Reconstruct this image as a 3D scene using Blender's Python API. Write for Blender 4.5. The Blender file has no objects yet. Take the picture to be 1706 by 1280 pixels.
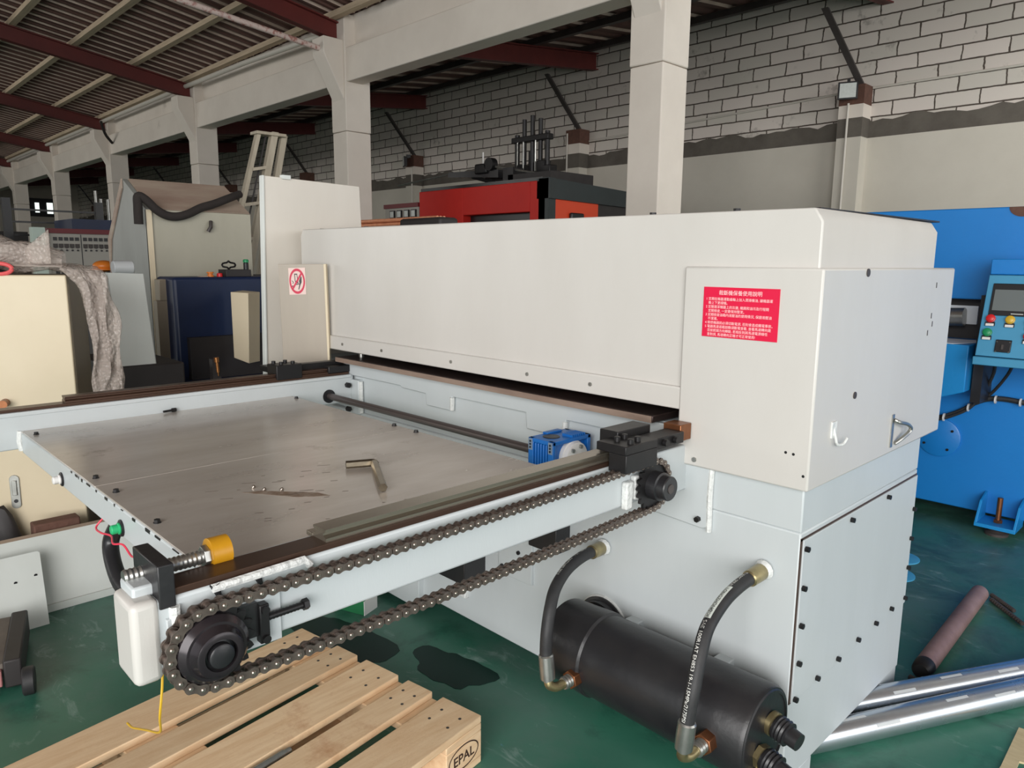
import bpy, bmesh, math, random
from mathutils import Vector, Matrix
from math import sin, cos, pi, sqrt, atan2, radians

random.seed(7)
S = bpy.context.scene
COL = S.collection

# ------------------------------------------------------------------ camera
F_PX, YAW, PITCH, ROLL, CAM_H = 1223.15, 0.772830, 0.166191, 0.00895945, 1.40
fw = Vector((-cos(YAW)*cos(PITCH), sin(YAW)*cos(PITCH), -sin(PITCH)))
rt = fw.cross(Vector((0, 0, 1))).normalized()
up = rt.cross(fw)
rt2 = rt*cos(ROLL) + up*sin(ROLL)
up2 = up*cos(ROLL) - rt*sin(ROLL)
cd = bpy.data.cameras.new('camera'); cam = bpy.data.objects.new('camera', cd); COL.objects.link(cam)
cd.sensor_fit = 'HORIZONTAL'; cd.sensor_width = 36.0; cd.lens = 36.0*F_PX/1706.0
cd.clip_start = 0.02; cd.clip_end = 200
M3 = Matrix((rt2, up2, -fw)).transposed()
cam.matrix_world = Matrix.Translation((0, 0, CAM_H)) @ M3.to_4x4()
S.camera = cam

# ------------------------------------------------------------------ world, daylight, exposure
S.view_settings.view_transform = 'Standard'; S.view_settings.look = 'None'
S.view_settings.gamma = 1.0; S.view_settings.exposure = 0.0
S.view_settings.use_curve_mapping = False
S.cycles.use_denoising = True
S.cycles.max_bounces = 8; S.cycles.diffuse_bounces = 5; S.cycles.glossy_bounces = 4
S.cycles.sample_clamp_indirect = 6.0
W = bpy.data.worlds.new('world'); S.world = W; W.use_nodes = True
W.node_tree.nodes['Background'].inputs[0].default_value = (0.93, 0.97, 1.0, 1)
W.node_tree.nodes['Background'].inputs[1].default_value = 0.9

def area(name, loc, tgt, sx, sy, power, color):
    ld = bpy.data.lights.new(name, 'AREA'); ld.shape = 'RECTANGLE'; ld.size = sx; ld.size_y = sy
    ld.energy = power; ld.color = color
    o = bpy.data.objects.new(name, ld); COL.objects.link(o); o.location = loc
    o.rotation_euler = (Vector(tgt)-Vector(loc)).to_track_quat('-Z', 'Y').to_euler()
    return o
area('daylight_front_doorway', (3.2, -4.4, 2.5), (-0.8, 5.0, 1.7), 6.5, 4.2, 680, (1.0, 0.978, 0.955))
area('daylight_side_doorway', (7.2, 5.2, 2.4), (-3.0, 6.6, 1.2), 7.0, 4.2, 190, (1.0, 0.995, 0.98))
area('fill_back_wall', (2.0, 7.9, 4.75), (-3.6, 11.2, 3.0), 4.0, 1.6, 320, (1.0, 0.985, 0.96))  # added overhead lamp to brighten the back wall; the roof has no opening
area('fill_left_columns', (-20, -8.7, 3.4), (-20, 6.0, 2.6), 16.0, 2.2, 620, (1.0, 0.98, 0.94))  # added lamp to brighten the left columns and beams; wall_front has no windows

# ------------------------------------------------------------------ helpers
WL = {}

def lin(c):
    return tuple(((v/255.0)/12.92 if v/255.0 <= 0.04045 else ((v/255.0+0.055)/1.055)**2.4) for v in c)

def mat(name, c, c2=None, scale=6.0, amt=0.5, rough=0.5, metal=0.0, bump=0.0, bscale=40.0, stretch=None, detail=6.0, lo=0.35, hi=0.75, rvar=0.0, spec=0.5, emit=None, alpha=None, trans=None, c3=None, s3=1.5, lo3=.55, hi3=.7):
    m = bpy.data.materials.new(name); m.use_nodes = True
    nt = m.node_tree; n = nt.nodes; L = nt.links
    p = n['Principled BSDF']
    p.inputs['Roughness'].default_value = rough; p.inputs['Metallic'].default_value = metal
    p.inputs['Specular IOR Level'].default_value = spec
    base = (*lin(c), 1)
    p.inputs['Base Color'].default_value = base
    tc = n.new('ShaderNodeTexCoord'); mp = n.new('ShaderNodeMapping')
    L.new(tc.outputs['Object'], mp.inputs['Vector'])
    if stretch: mp.inputs['Scale'].default_value = stretch
    nz = None
    if c2 is not None:
        nz = n.new('ShaderNodeTexNoise'); nz.inputs['Scale'].default_value = scale; nz.inputs['Detail'].default_value = detail
        nz.inputs['Roughness'].default_value = 0.62
        L.new(mp.outputs[0], nz.inputs['Vector'])
        rp = n.new('ShaderNodeMapRange'); rp.inputs['From Min'].default_value = lo; rp.inputs['From Max'].default_value = hi
        rp.inputs['To Max'].default_value = amt
        L.new(nz.outputs['Fac'], rp.inputs['Value'])
        mx = n.new('ShaderNodeMix'); mx.data_type = 'RGBA'
        mx.inputs[6].default_value = base; mx.inputs[7].default_value = (*lin(c2), 1)
        L.new(rp.outputs[0], mx.inputs[0])
        out = mx.outputs[2]
        if c3 is not None:
            n3 = n.new('ShaderNodeTexNoise'); n3.inputs['Scale'].default_value = s3; n3.inputs['Detail'].default_value = 8
            n3.inputs['Roughness'].default_value = 0.7
            L.new(tc.outputs['Object'], n3.inputs['Vector'])
            r3 = n.new('ShaderNodeMapRange'); r3.inputs['From Min'].default_value = lo3; r3.inputs['From Max'].default_value = hi3
            L.new(n3.outputs['Fac'], r3.inputs['Value'])
            m3 = n.new('ShaderNodeMix'); m3.data_type = 'RGBA'; m3.inputs[7].default_value = (*lin(c3), 1)
            L.new(out, m3.inputs[6]); L.new(r3.outputs[0], m3.inputs[0]); out = m3.outputs[2]
        L.new(out, p.inputs['Base Color'])
        if rvar:
            rr = n.new('ShaderNodeMapRange'); rr.inputs['To Min'].default_value = rough-rvar; rr.inputs['To Max'].default_value = rough+rvar
            L.new(nz.outputs['Fac'], rr.inputs['Value']); L.new(rr.outputs[0], p.inputs['Roughness'])
    if bump:
        nb = n.new('ShaderNodeTexNoise'); nb.inputs['Scale'].default_value = bscale; nb.inputs['Detail'].default_value = 4
        L.new(mp.outputs[0], nb.inputs['Vector'])
        b = n.new('ShaderNodeBump'); b.inputs['Strength'].default_value = bump; b.inputs['Distance'].default_value = 0.01
        L.new(nb.outputs['Fac'], b.inputs['Height']); L.new(b.outputs[0], p.inputs['Normal'])
    if emit:
        p.inputs['Emission Color'].default_value = (*lin(emit[0]), 1); p.inputs['Emission Strength'].default_value = emit[1]
    if alpha is not None: p.inputs['Alpha'].default_value = alpha
    if trans: p.inputs['Transmission Weight'].default_value = trans
    return m

class MB:
    def __init__(s): s.bm = bmesh.new(); s.mi = 0
    def _f(s, vs):
        try:
            f = s.bm.faces.new(vs); f.material_index = s.mi; return f
        except ValueError: return None
    def hexa(s, p):                       # p: 8 corners, bottom 4 ccw then top 4 ccw
        v = [s.bm.verts.new(q) for q in p]
        for i in ((3,2,1,0),(4,5,6,7),(0,1,5,4),(1,2,6,5),(2,3,7,6),(3,0,4,7)): s._f([v[k] for k in i])
        return s
    def box(s, x0, x1, y0, y1, z0, z1):
        return s.hexa([(x0,y0,z0),(x1,y0,z0),(x1,y1,z0),(x0,y1,z0),(x0,y0,z1),(x1,y0,z1),(x1,y1,z1),(x0,y1,z1)])
    def obox(s, o, u, v, w):              # oriented box: origin corner + three edge vectors
        o, u, v, w = Vector(o), Vector(u), Vector(v), Vector(w)
        if u.cross(v).dot(w) < 0: o = o+w; w = -w
        return s.hexa([o, o+u, o+u+v, o+v, o+w, o+u+w, o+u+v+w, o+v+w])
    def prism(s, poly, d):                # poly 3d points, extruded along d
        d = Vector(d); a = [s.bm.verts.new(q) for q in poly]; b = [s.bm.verts.new(Vector(q)+d) for q in poly]
        n = len(poly); s._f(a[::-1]); s._f(b)
        for i in range(n): s._f([a[i], a[(i+1)%n], b[(i+1)%n], b[i]])
        return s
    def cyl(s, p0, p1, r0, n=16, r1=None, cap=True):
        return s.lathe(p0, p1, [(0, r0), (1, r0 if r1 is None else r1)], n, cap)
    def lathe(s, p0, p1, prof, n=20, cap=True):   # prof: (t along axis 0..1, radius)
        p0, p1 = Vector(p0), Vector(p1); ax = (p1-p0); d = ax.normalized()
        a = d.orthogonal().normalized(); b = d.cross(a)
        rings = []
        for t, r in prof:
            c = p0+ax*t
            rings.append([s.bm.verts.new(c+(a*cos(2*pi*k/n)+b*sin(2*pi*k/n))*max(r, 1e-5)) for k in range(n)])
        for i in range(len(rings)-1):
            for k in range(n): s._f([rings[i][k], rings[i][(k+1)%n], rings[i+1][(k+1)%n], rings[i+1][k]])
        if cap: s._f(rings[0][::-1]); s._f(rings[-1])
        return s
    def tube(s, path, r, n=10, cap=True, rad=None):
        P = [Vector(q) for q in path]; rings = []
        t0 = (P[1]-P[0]).normalized(); a = t0.orthogonal().normalized()
        for i, q in enumerate(P):
            t = (P[min(i+1, len(P)-1)]-P[max(i-1, 0)]).normalized()
            a = (a-t*a.dot(t)).normalized(); b = t.cross(a)
            rr = rad[i] if rad else r
            rings.append([s.bm.verts.new(q+(a*cos(2*pi*k/n)+b*sin(2*pi*k/n))*rr) for k in range(n)])
        for i in range(len(rings)-1):
            for k in range(n): s._f([rings[i][k], rings[i][(k+1)%n], rings[i+1][(k+1)%n], rings[i+1][k]])
        if cap: s._f(rings[0][::-1]); s._f(rings[-1])
        return s
    def hexn(s, p0, p1, r): return s.cyl(p0, p1, r, 6)
    def sphere(s, c, r, sc=(1, 1, 1), n=12):
        m = Matrix.Translation(c) @ Matrix.Diagonal((sc[0], sc[1], sc[2], 1))
        bmesh.ops.create_uvsphere(s.bm, u_segments=n, v_segments=max(6, n//2+2), radius=r, matrix=m); return s
    def grid(s, pts):                     # rows of points
        V = [[s.bm.verts.new(q) for q in row] for row in pts]
        for i in range(len(V)-1):
            for j in range(len(V[0])-1): s._f([V[i][j], V[i][j+1], V[i+1][j+1], V[i+1][j]])
        return s

def cr(pts, per=6):                       # Catmull-Rom
    P = [Vector(p) for p in pts]; P = [P[0]*2-P[1]]+P+[P[-1]*2-P[-2]]; out = []
    for i in range(1, len(P)-2):
        for k in range(per):
            t = k/per; a, b, c, d = P[i-1], P[i], P[i+1], P[i+2]
            out.append(0.5*((2*b)+(c-a)*t+(2*a-5*b+4*c-d)*t*t+(3*b-a-3*c+d)*t**3))
    out.append(P[-2]); return out

def empty(name, loc, label, cat, group=None, kind=None):
    o = bpy.data.objects.new(name, None); COL.objects.link(o); o.location = loc; o.empty_display_size = .1
    WL[o] = Vector(loc); tag(o, label, cat, group, kind); return o

def tag(o, label=None, cat=None, group=None, kind=None):
    if label: o['label'] = label
    if cat: o['category'] = cat
    if group: o['group'] = group
    if kind: o['kind'] = kind
    return o

def finish(me, ang=35):
    for p in me.polygons: p.use_smooth = True
    try: me.set_sharp_from_angle(angle=radians(ang))
    except Exception: pass

def obj(name, mb, m, parent=None, bevel=0.0, seg=2, label=None, cat=None, group=None, kind=None, solid=0.0, ang=35, recalc=True):
    bm = mb.bm
    if recalc: bmesh.ops.recalc_face_normals(bm, faces=bm.faces)
    if parent is not None: o0 = WL[parent]
    else:
        xs = [v.co for v in bm.verts]
        mn = Vector([min(c[i] for c in xs) for i in range(3)]); mxx = Vector([max(c[i] for c in xs) for i in range(3)])
        o0 = Vector(((mn.x+mxx.x)/2, (mn.y+mxx.y)/2, mn.z))
    for v in bm.verts: v.co -= o0
    me = bpy.data.meshes.new(name); bm.to_mesh(me); bm.free(); finish(me, ang)
    for mm in (m if isinstance(m, (list, tuple)) else [m]): me.materials.append(mm)
    o = bpy.data.objects.new(name, me); COL.objects.link(o)
    if parent is not None: o.parent = parent
    else: o.location = o0
    WL[o] = o0
    if bevel:
        b = o.modifiers.new('bevel', 'BEVEL'); b.width = bevel; b.segments = seg; b.limit_method = 'ANGLE'; b.angle_limit = radians(40)
        b.harden_normals = False
    if solid:
        sm = o.modifiers.new('solidify', 'SOLIDIFY'); sm.thickness = solid; sm.offset = 0
    return tag(o, label, cat, group, kind)

def text_bm(body, size, align='LEFT', ext=0.0, bold=0.0, spacing=1.0):
    c = bpy.data.curves.new('t', 'FONT'); c.body = body; c.size = size; c.align_x = align; c.extrude = ext; c.offset = bold
    c.space_character = spacing; c.resolution_u = 3
    o = bpy.data.objects.new('t', c); COL.objects.link(o)
    dg = bpy.context.evaluated_depsgraph_get(); dg.update()
    me = bpy.data.meshes.new_from_object(o.evaluated_get(dg))
    bm = bmesh.new(); bm.from_mesh(me)
    bpy.data.objects.remove(o); bpy.data.curves.remove(c); bpy.data.meshes.remove(me)
    return bm

def text_on(mb, body, size, o, u, v, align='LEFT', bold=0.0, spacing=1.0):
    bm = text_bm(body, size, align, 0, bold, spacing); o, u, v = Vector(o), Vector(u), Vector(v)
    mp = {}
    for w in bm.verts: mp[w] = mb.bm.verts.new(o+u*w.co.x+v*w.co.y)
    for f in bm.faces: mb._f([mp[w] for w in f.verts])
    bm.free()

# ------------------------------------------------------------------ materials
M = {}
M['grey'] = mat('grey machine paint', (205, 202, 197), (188, 184, 177), 2.2, .5, .36, bump=.03, bscale=300, rvar=.06, stretch=(1, 1, .35), c3=(176, 160, 146), s3=1.3, lo3=.66, hi3=.86)
M['greyd'] = mat('cool grey machine paint', (196, 202, 204), (180, 186, 187), 2.5, .5, .38, bump=.03, bscale=200, rvar=.06, stretch=(1, 1, .3))
M['steel'] = mat('worn steel plate', (204, 197, 189), (172, 164, 155), 2.3, .8, .25, .3, rvar=.1, stretch=(3.0, .8, 1), c3=(112, 94, 82), s3=3.2, lo3=.6, hi3=.8)
M['platen'] = mat('oiled platen steel', (72, 58, 54), (40, 30, 30), 4, .8, .4, .6, rvar=.1)
M['platenedge'] = mat('brown steel edge', (158, 138, 124), (116, 96, 86), 7, .8, .42, .2, stretch=(.6, 1, 3))
M['blackmetal'] = mat('blackened steel', (44, 43, 44), (30, 29, 30), 9, .6, .42, .5, rvar=.08)
M['blackpaint'] = mat('black satin paint', (34, 34, 37), (50, 48, 48), 5, .6, .34, .0, bump=.06, bscale=60, rvar=.06)
M['chain'] = mat('oily chain steel', (126, 114, 106), (80, 70, 66), 60, .8, .36, .7)
M['pin'] = mat('pin head steel', (165, 155, 145), None, rough=.3, metal=.9)
M['glossblack'] = mat('greasy black hub', (38, 34, 38), (60, 54, 56), 14, .6, .22, .3)
M['zinc'] = mat('zinc plated steel', (176, 176, 172), (140, 138, 132), 30, .6, .3, .85)
M['brass'] = mat('yellowed zinc fitting', (172, 158, 118), (122, 108, 80), 25, .8, .32, .8)
M['copperbr'] = mat('copper brown steel', (150, 98, 66), (104, 66, 46), 25, .7, .36, .8)
M['rubber'] = mat('black rubber hose', (40, 40, 42), (58, 57, 57), 30, .5, .55, bump=.1, bscale=400)
M['white'] = mat('white lettering', (232, 232, 226), None, rough=.6)
M['label'] = mat('white hose label', (214, 220, 214), (190, 198, 190), 40, .5, .5)
M['pu'] = mat('amber polyurethane', (206, 150, 28), (176, 118, 18), 12, .6, .38)
M['railst'] = mat('ground rail steel', (158, 150, 136), (116, 106, 92), 8, .7, .25, .8, stretch=(1, .15, 1))
M['brownbar'] = mat('brown oiled bar and darkened far rail', (84, 62, 50), (56, 42, 36), 6, .8, .36, .5, stretch=(1, .2, 1))
M['weld'] = mat('white paint over weld', (222, 224, 222), (200, 202, 200), 60, .6, .45, bump=.5, bscale=90)
M['blue'] = mat('blue machine paint', (26, 126, 204), (22, 114, 190), 2, .6, .38, bump=.05, bscale=60, rvar=.05)
M['bluel'] = mat('light blue machine paint', (28, 140, 208), (24, 124, 196), 2, .6, .38, bump=.05, bscale=60)
M['teal'] = mat('teal control box paint', (74, 152, 192), (66, 138, 176), 3, .6, .4)
M['gearblue'] = mat('gearbox blue paint', (26, 108, 190), (30, 96, 168), 14, .6, .34)
M['navy'] = mat('navy machine paint', (20, 38, 74), (14, 26, 52), 2, .7, .45)
M['screen'] = mat('unlit grey screen', (112, 118, 118), None, rough=.15)
M['blackpl'] = mat('black plastic', (28, 27, 30), None, rough=.4)
M['red'] = mat('red plastic', (206, 36, 40), None, rough=.35)
M['yellowp'] = mat('yellow plastic', (210, 170, 50), None, rough=.35)
M['greenp'] = mat('green plastic', (28, 140, 88), None, rough=.4)
M['greenb'] = mat('bright green plastic', (40, 176, 112), None, rough=.4)
M['whitep'] = mat('white plastic', (226, 224, 222), None, rough=.35)
M['signred'] = mat('red sign plate', (222, 24, 66), (214, 30, 72), 4, .5, .35)
M['pinktxt'] = mat('pale sign lettering', (250, 214, 214), None, rough=.5)
M['signpink'] = mat('pale sign ground', (222, 196, 188), None, rough=.5)
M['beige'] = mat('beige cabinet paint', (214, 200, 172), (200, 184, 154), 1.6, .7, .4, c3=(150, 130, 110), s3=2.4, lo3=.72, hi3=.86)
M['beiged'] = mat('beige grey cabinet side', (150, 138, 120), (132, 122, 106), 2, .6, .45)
M['brushed'] = mat('brushed grey sheet', (166, 156, 142), (150, 140, 128), 2.0, .6, .34, stretch=(3, 3, .3))
M['panelt'] = mat('warm pale sheet', (208, 202, 192), (190, 180, 168), 2.0, .6, .34, stretch=(1, 1, .3), c3=(196, 160, 120), s3=2.2, lo3=.74, hi3=.86)
M['panelw'] = mat('pale grey sheet', (206, 210, 206), (186, 188, 182), 2.0, .6, .32, stretch=(1, 1, .3), c3=(196, 160, 120), s3=2.2, lo3=.74, hi3=.86)
M['wood'] = None
M['concrete'] = mat('whitewashed concrete', (228, 219, 208), (210, 200, 189), 1.2, .7, .75, bump=.12, bscale=25, c3=(150, 138, 126), s3=.9, lo3=.66, hi3=.82)
M['redsteel'] = mat('red oxide steel', (100, 38, 34), (74, 28, 26), 2, .7, .55, bump=.05)
M['purlin'] = mat('grey timber purlin', (206, 186, 160), (160, 142, 120), 6, .8, .8, stretch=(.3, 4, 4), bump=.2)
M['roof'] = mat('rusty corrugated sheet', (108, 78, 70), (70, 50, 48), 1.6, .8, .7, .1)
M['pipew'] = mat('flaking white pipe paint', (216, 196, 188), (166, 104, 94), 18, .9, .6, lo=.5, hi=.62)
M['pvc'] = mat('white conduit', (206, 200, 190), None, rough=.5)
M['strut'] = mat('dark steel strut', (72, 66, 64), (52, 46, 44), 5, .7, .55)
M['brickred'] = mat('red brick pier head', (104, 72, 60), (78, 56, 48), 14, .8, .85, bump=.5, bscale=30)
M['galv'] = mat('weathered grey panel', (150, 152, 148), (122, 122, 116), 2.4, .8, .45, stretch=(1, 1, .4))
M['dusty'] = mat('dusty old cover', (176, 160, 144), (140, 112, 100), 3, .9, .6, stretch=(1, .5, 3))
M['dusty2'] = mat('old beige cover front', (172, 168, 152), (150, 146, 130), 2.2, .7, .5, stretch=(1, 1, .35))
M['ladder'] = mat('aged ladder timber', (180, 170, 152), (146, 134, 116), 6, .8, .6, stretch=(3, 3, .3))
M['foam'] = mat('dark foam pipe sleeve', (46, 40, 38), (34, 30, 28), 20, .6, .9)
M['redm'] = mat('red machine enamel', (204, 44, 36), (176, 34, 30), 1.5, .6, .55, spec=.3)
M['orange'] = mat('orange red enamel', (214, 70, 36), (196, 58, 32), 1.5, .6, .35)
M['darkgreen'] = mat('dark green grey frame', (44, 52, 54), (34, 40, 42), 4, .5, .5)
M['maroon'] = mat('maroon trim', (108, 34, 40), None, rough=.5)
M['ctl'] = mat('grey control cabinet', (168, 164, 156), (150, 146, 138), 2, .5, .5)
M['mint'] = mat('pale mint box', (190, 206, 196), None, rough=.5)
M['copper'] = mat('copper coloured tube', (226, 156, 118), (192, 118, 84), 30, .7, .35, .2)
M['hexs'] = mat('nickel hex key', (150, 140, 122), (118, 106, 90), 20, .6, .28, .9)
M['pinkw'] = mat('pink red wire', (224, 60, 84), None, rough=.45)
M['yelw'] = mat('yellow wire', (214, 170, 40), None, rough=.45)
M['rust'] = mat('rusty brown shaft', (172, 140, 132), (136, 104, 98), 9, .8, .55, .4, bump=.15, bscale=60, c3=(140, 140, 132), s3=5, lo3=.64, hi3=.74)
M['foil'] = mat('silver wrapped roll', (206, 212, 218), (170, 182, 196), 5, .6, .27, .9, rvar=.06, stretch=(1, 1, 1))
M['tape'] = mat('clear tape patch', (190, 194, 196), None, rough=.3)
M['lblue'] = mat('light blue disc', (84, 176, 220), None, rough=.4)
M['ply'] = mat('pale plywood', (206, 190, 152), (178, 158, 120), 10, .7, .7, stretch=(1, 5, 1))
M['dark'] = mat('dark dusty steel', (48, 44, 44), (34, 30, 30), 6, .6, .6)
M['jack'] = mat('dusty dolly deck', (112, 104, 96), (84, 74, 68), 8, .8, .7)
M['pinkd'] = mat('faded pink paint', (190, 128, 128), (160, 104, 104), 10, .7, .6)
M['oil'] = mat('dark oil', (10, 46, 38), None, rough=.4, spec=.2)
M['copb'] = mat('brass nozzle', (190, 130, 80), None, rough=.3, metal=.8)
M['orangep'] = mat('orange plastic', (214, 120, 40), None, rough=.4)
M['boxg'] = mat('green carton', (36, 120, 74), None, rough=.6)
M['pinkc'] = mat('pink red strap', (224, 92, 92), (200, 70, 76), 20, .5, .6)
M['paper'] = mat('white paper', (226, 230, 234), None, rough=.7)

def mat_bubble():
    m = mat('bubble wrap film', (206, 192, 182), None, rough=.2, alpha=.42)
    nt = m.node_tree; n = nt.nodes; L = nt.links; p = n['Principled BSDF']
    tc = n.new('ShaderNodeTexCoord'); v = n.new('ShaderNodeTexVoronoi'); v.inputs['Scale'].default_value = 62
    L.new(tc.outputs['Object'], v.inputs['Vector'])
    b = n.new('ShaderNodeBump'); b.inputs['Strength'].default_value = 1.0; b.inputs['Distance'].default_value = .008; b.invert = True
    L.new(v.outputs['Distance'], b.inputs['Height']); L.new(b.outputs[0], p.inputs['Normal'])
    return m
M['bubble'] = mat_bubble()

def mat_wood():
    m = mat('pallet pine', (238, 208, 170), (214, 172, 128), 3.2, .8, .68, stretch=(14, 1.6, 14), bump=.15, bscale=60, c3=(186, 128, 88), s3=3.0, lo3=.6, hi3=.78)
    nt = m.node_tree; n = nt.nodes; L = nt.links; p = n['Principled BSDF']
    src = p.inputs['Base Color'].links[0].from_socket
    oi = n.new('ShaderNodeObjectInfo'); hsv = n.new('ShaderNodeHueSaturation')
    mr = n.new('ShaderNodeMapRange'); mr.inputs['To Min'].default_value = .88; mr.inputs['To Max'].default_value = 1.06
    L.new(oi.outputs['Random'], mr.inputs['Value']); L.new(mr.outputs[0], hsv.inputs['Value'])
    L.new(src, hsv.inputs['Color']); L.new(hsv.outputs[0], p.inputs['Base Color'])
    return m
M['wood'] = mat_wood()

def mat_block():
    m = bpy.data.materials.new('aerated block wall'); m.use_nodes = True
    nt = m.node_tree; n = nt.nodes; L = nt.links; p = n['Principled BSDF']; p.inputs['Roughness'].default_value = .85
    tc = n.new('ShaderNodeTexCoord'); sp = n.new('ShaderNodeSeparateXYZ'); cb = n.new('ShaderNodeCombineXYZ')
    L.new(tc.outputs['Object'], sp.inputs[0]); L.new(sp.outputs['X'], cb.inputs['X']); L.new(sp.outputs['Z'], cb.inputs['Y'])
    nz = n.new('ShaderNodeTexNoise'); nz.inputs['Scale'].default_value = 7; nz.inputs['Detail'].default_value = 4
    L.new(tc.outputs['Object'], nz.inputs['Vector'])
    vs = n.new('ShaderNodeVectorMath'); vs.operation = 'MULTIPLY_ADD'
    vs.inputs[1].default_value = (.06, .018, 0); L.new(nz.outputs['Color'], vs.inputs[0]); L.new(cb.outputs[0], vs.inputs[2])
    b = n.new('ShaderNodeTexBrick'); L.new(vs.outputs[0], b.inputs['Vector'])
    b.inputs['Scale'].default_value = 1; b.inputs['Brick Width'].default_value = .53; b.inputs['Row Height'].default_value = .192
    b.inputs['Mortar Size'].default_value = .011; b.inputs['Mortar Smooth'].default_value = .25; b.inputs['Bias'].default_value = 0
    b.inputs['Color1'].default_value = (*lin((222, 212, 204)), 1); b.inputs['Color2'].default_value = (*lin((206, 200, 190)), 1)
    b.inputs['Mortar'].default_value = (*lin((84, 74, 66)), 1)
    n2 = n.new('ShaderNodeTexNoise'); n2.inputs['Scale'].default_value = 2.2; n2.inputs['Detail'].default_value = 8; n2.inputs['Roughness'].default_value = .75
    L.new(tc.outputs['Object'], n2.inputs['Vector'])
    r = n.new('ShaderNodeMapRange'); r.inputs['From Min'].default_value = .60; r.inputs['From Max'].default_value = .72; r.inputs['To Max'].default_value = .7
    L.new(n2.outputs['Fac'], r.inputs['Value'])
    mx = n.new('ShaderNodeMix'); mx.data_type = 'RGBA'; mx.inputs[7].default_value = (*lin((104, 94, 86)), 1)
    L.new(b.outputs['Color'], mx.inputs[6]); L.new(r.outputs[0], mx.inputs[0]); L.new(mx.outputs[2], p.inputs['Base Color'])
    bp = n.new('ShaderNodeBump'); bp.inputs['Strength'].default_value = .6; bp.inputs['Distance'].default_value = .02; bp.invert = True
    L.new(b.outputs['Fac'], bp.inputs['Height']); L.new(bp.outputs[0], p.inputs['Normal'])
    return m
M['block'] = mat_block()
M['plaster'] = mat('whitewashed plaster', (208, 202, 190), (190, 184, 172), .8, .7, .8, bump=.05, bscale=14, c3=(150, 144, 134), s3=1.1, lo3=.7, hi3=.82)
M['mortar'] = mat('grey mortar band', (104, 98, 90), (78, 72, 66), 3, .8, .9, bump=.5, bscale=18)

def mat_floor():
    m = mat('green painted floor', (60, 124, 102), (40, 86, 74), .9, .9, .42, rvar=.1, c3=(96, 118, 112), s3=.75, lo3=.48, hi3=.78)
    nt = m.node_tree; n = nt.nodes; L = nt.links; p = n['Principled BSDF']
    src = p.inputs['Base Color'].links[0].from_socket
    tc = n.new('ShaderNodeTexCoord')
    def layer(src, scale, lo, hi, col, amt, st=(1, 1, 1), dist=0.0):
        mp = n.new('ShaderNodeMapping'); mp.inputs['Scale'].default_value = st; L.new(tc.outputs['Object'], mp.inputs[0])
        nz = n.new('ShaderNodeTexNoise'); nz.inputs['Scale'].default_value = scale; nz.inputs['Detail'].default_value = 9; nz.inputs['Roughness'].default_value = .7
        nz.inputs['Distortion'].default_value = dist
        L.new(mp.outputs[0], nz.inputs['Vector'])
        r = n.new('ShaderNodeMapRange'); r.inputs['From Min'].default_value = lo; r.inputs['From Max'].default_value = hi; r.inputs['To Max'].default_value = amt
        L.new(nz.outputs['Fac'], r.inputs['Value'])
        mx = n.new('ShaderNodeMix'); mx.data_type = 'RGBA'; mx.inputs[7].default_value = (*lin(col), 1)
        L.new(src, mx.inputs[6]); L.new(r.outputs[0], mx.inputs[0]); return mx.outputs[2]
    s = layer(src, 2.6, .52, .68, (22, 60, 52), .8, dist=.4)
    s = layer(s, 1.3, .5, .7, (104, 122, 118), .5, dist=.8)
    s = layer(s, 5.0, .58, .74, (156, 180, 174), .7, (1, 2.4, 1), .8)
    s = layer(s, 9.0, .69, .75, (96, 150, 190), .7)
    s = layer(s, 40.0, .74, .77, (200, 210, 206), .8)
    L.new(s, p.inputs['Base Color'])
    return m
M['floor'] = mat_floor()

# ------------------------------------------------------------------ the hall
mb = MB(); mb.box(-44, 8, -9, 11.4, -.1, 0); obj('floor', mb, M['floor'], kind='structure')
wall = obj('wall_back', MB().box(-44, 8, 11.2, 11.4, 0, 5.35), M['block'], kind='structure')
obj('plaster_dado', MB().box(-44, 8, 11.15, 11.21, 0, 3.16), M['plaster'], wall, kind='structure')
mb = MB(); x = -44.0; pts = []
while x < 8.0:
    pts.append((x, 11.165, 3.37+.045*abs(sin(x*3.1))+random.uniform(-.02, .035))); x += .13
pts.append((8, 11.165, 3.37))
mb.prism([(-44, 11.165, 3.15)]+[(8, 11.165, 3.15)]+pts[::-1], (0, .04, 0)); obj('mortar_band', mb, M['mortar'], wall, kind='structure')
mb = MB(); mb.box(-44.2, -44, -9, 11.4, 0, 6.6); obj('wall_left', mb, M['plaster'], kind='structure')
mb = MB(); mb.box(-44, -5.2, -9.2, -9, 0, 6.8); obj('wall_front', mb, M['plaster'], kind='structure')

COLX = [-4.16-5.165*i for i in range(-1, 8)]
for i, cx in enumerate(COLX):
    mb = MB(); a = .18
    mb.box(cx-a, cx+a, 5.7, 6.09, 0, 3.145)
    mb.box(cx-a-.006, cx+a+.006, 5.694, 6.095, 3.15, 4.66)
    # corbel that carries the rafter
    mb.prism([(cx-.15, 5.70, 3.55), (cx-.15, 5.40, 4.12), (cx-.15, 5.40, 4.33), (cx-.15, 5.70, 4.33)], (.30, 0, 0))
    if i >= 1: obj('concrete_column', mb, M['concrete'], kind='structure', bevel=.012)
    else: obj('concrete_column', mb, M['concrete'], kind='structure')
mb = MB(); mb.box(-44, 8, 5.715, 5.98, 3.79, 4.23); obj('concrete_beam', mb, M['concrete'], kind='structure', bevel=.015)
mb = MB(); mb.box(-44, 8, 5.86, 6.0, 4.20, 4.68); obj('concrete_beam', mb, M['concrete'], kind='structure')

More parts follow.
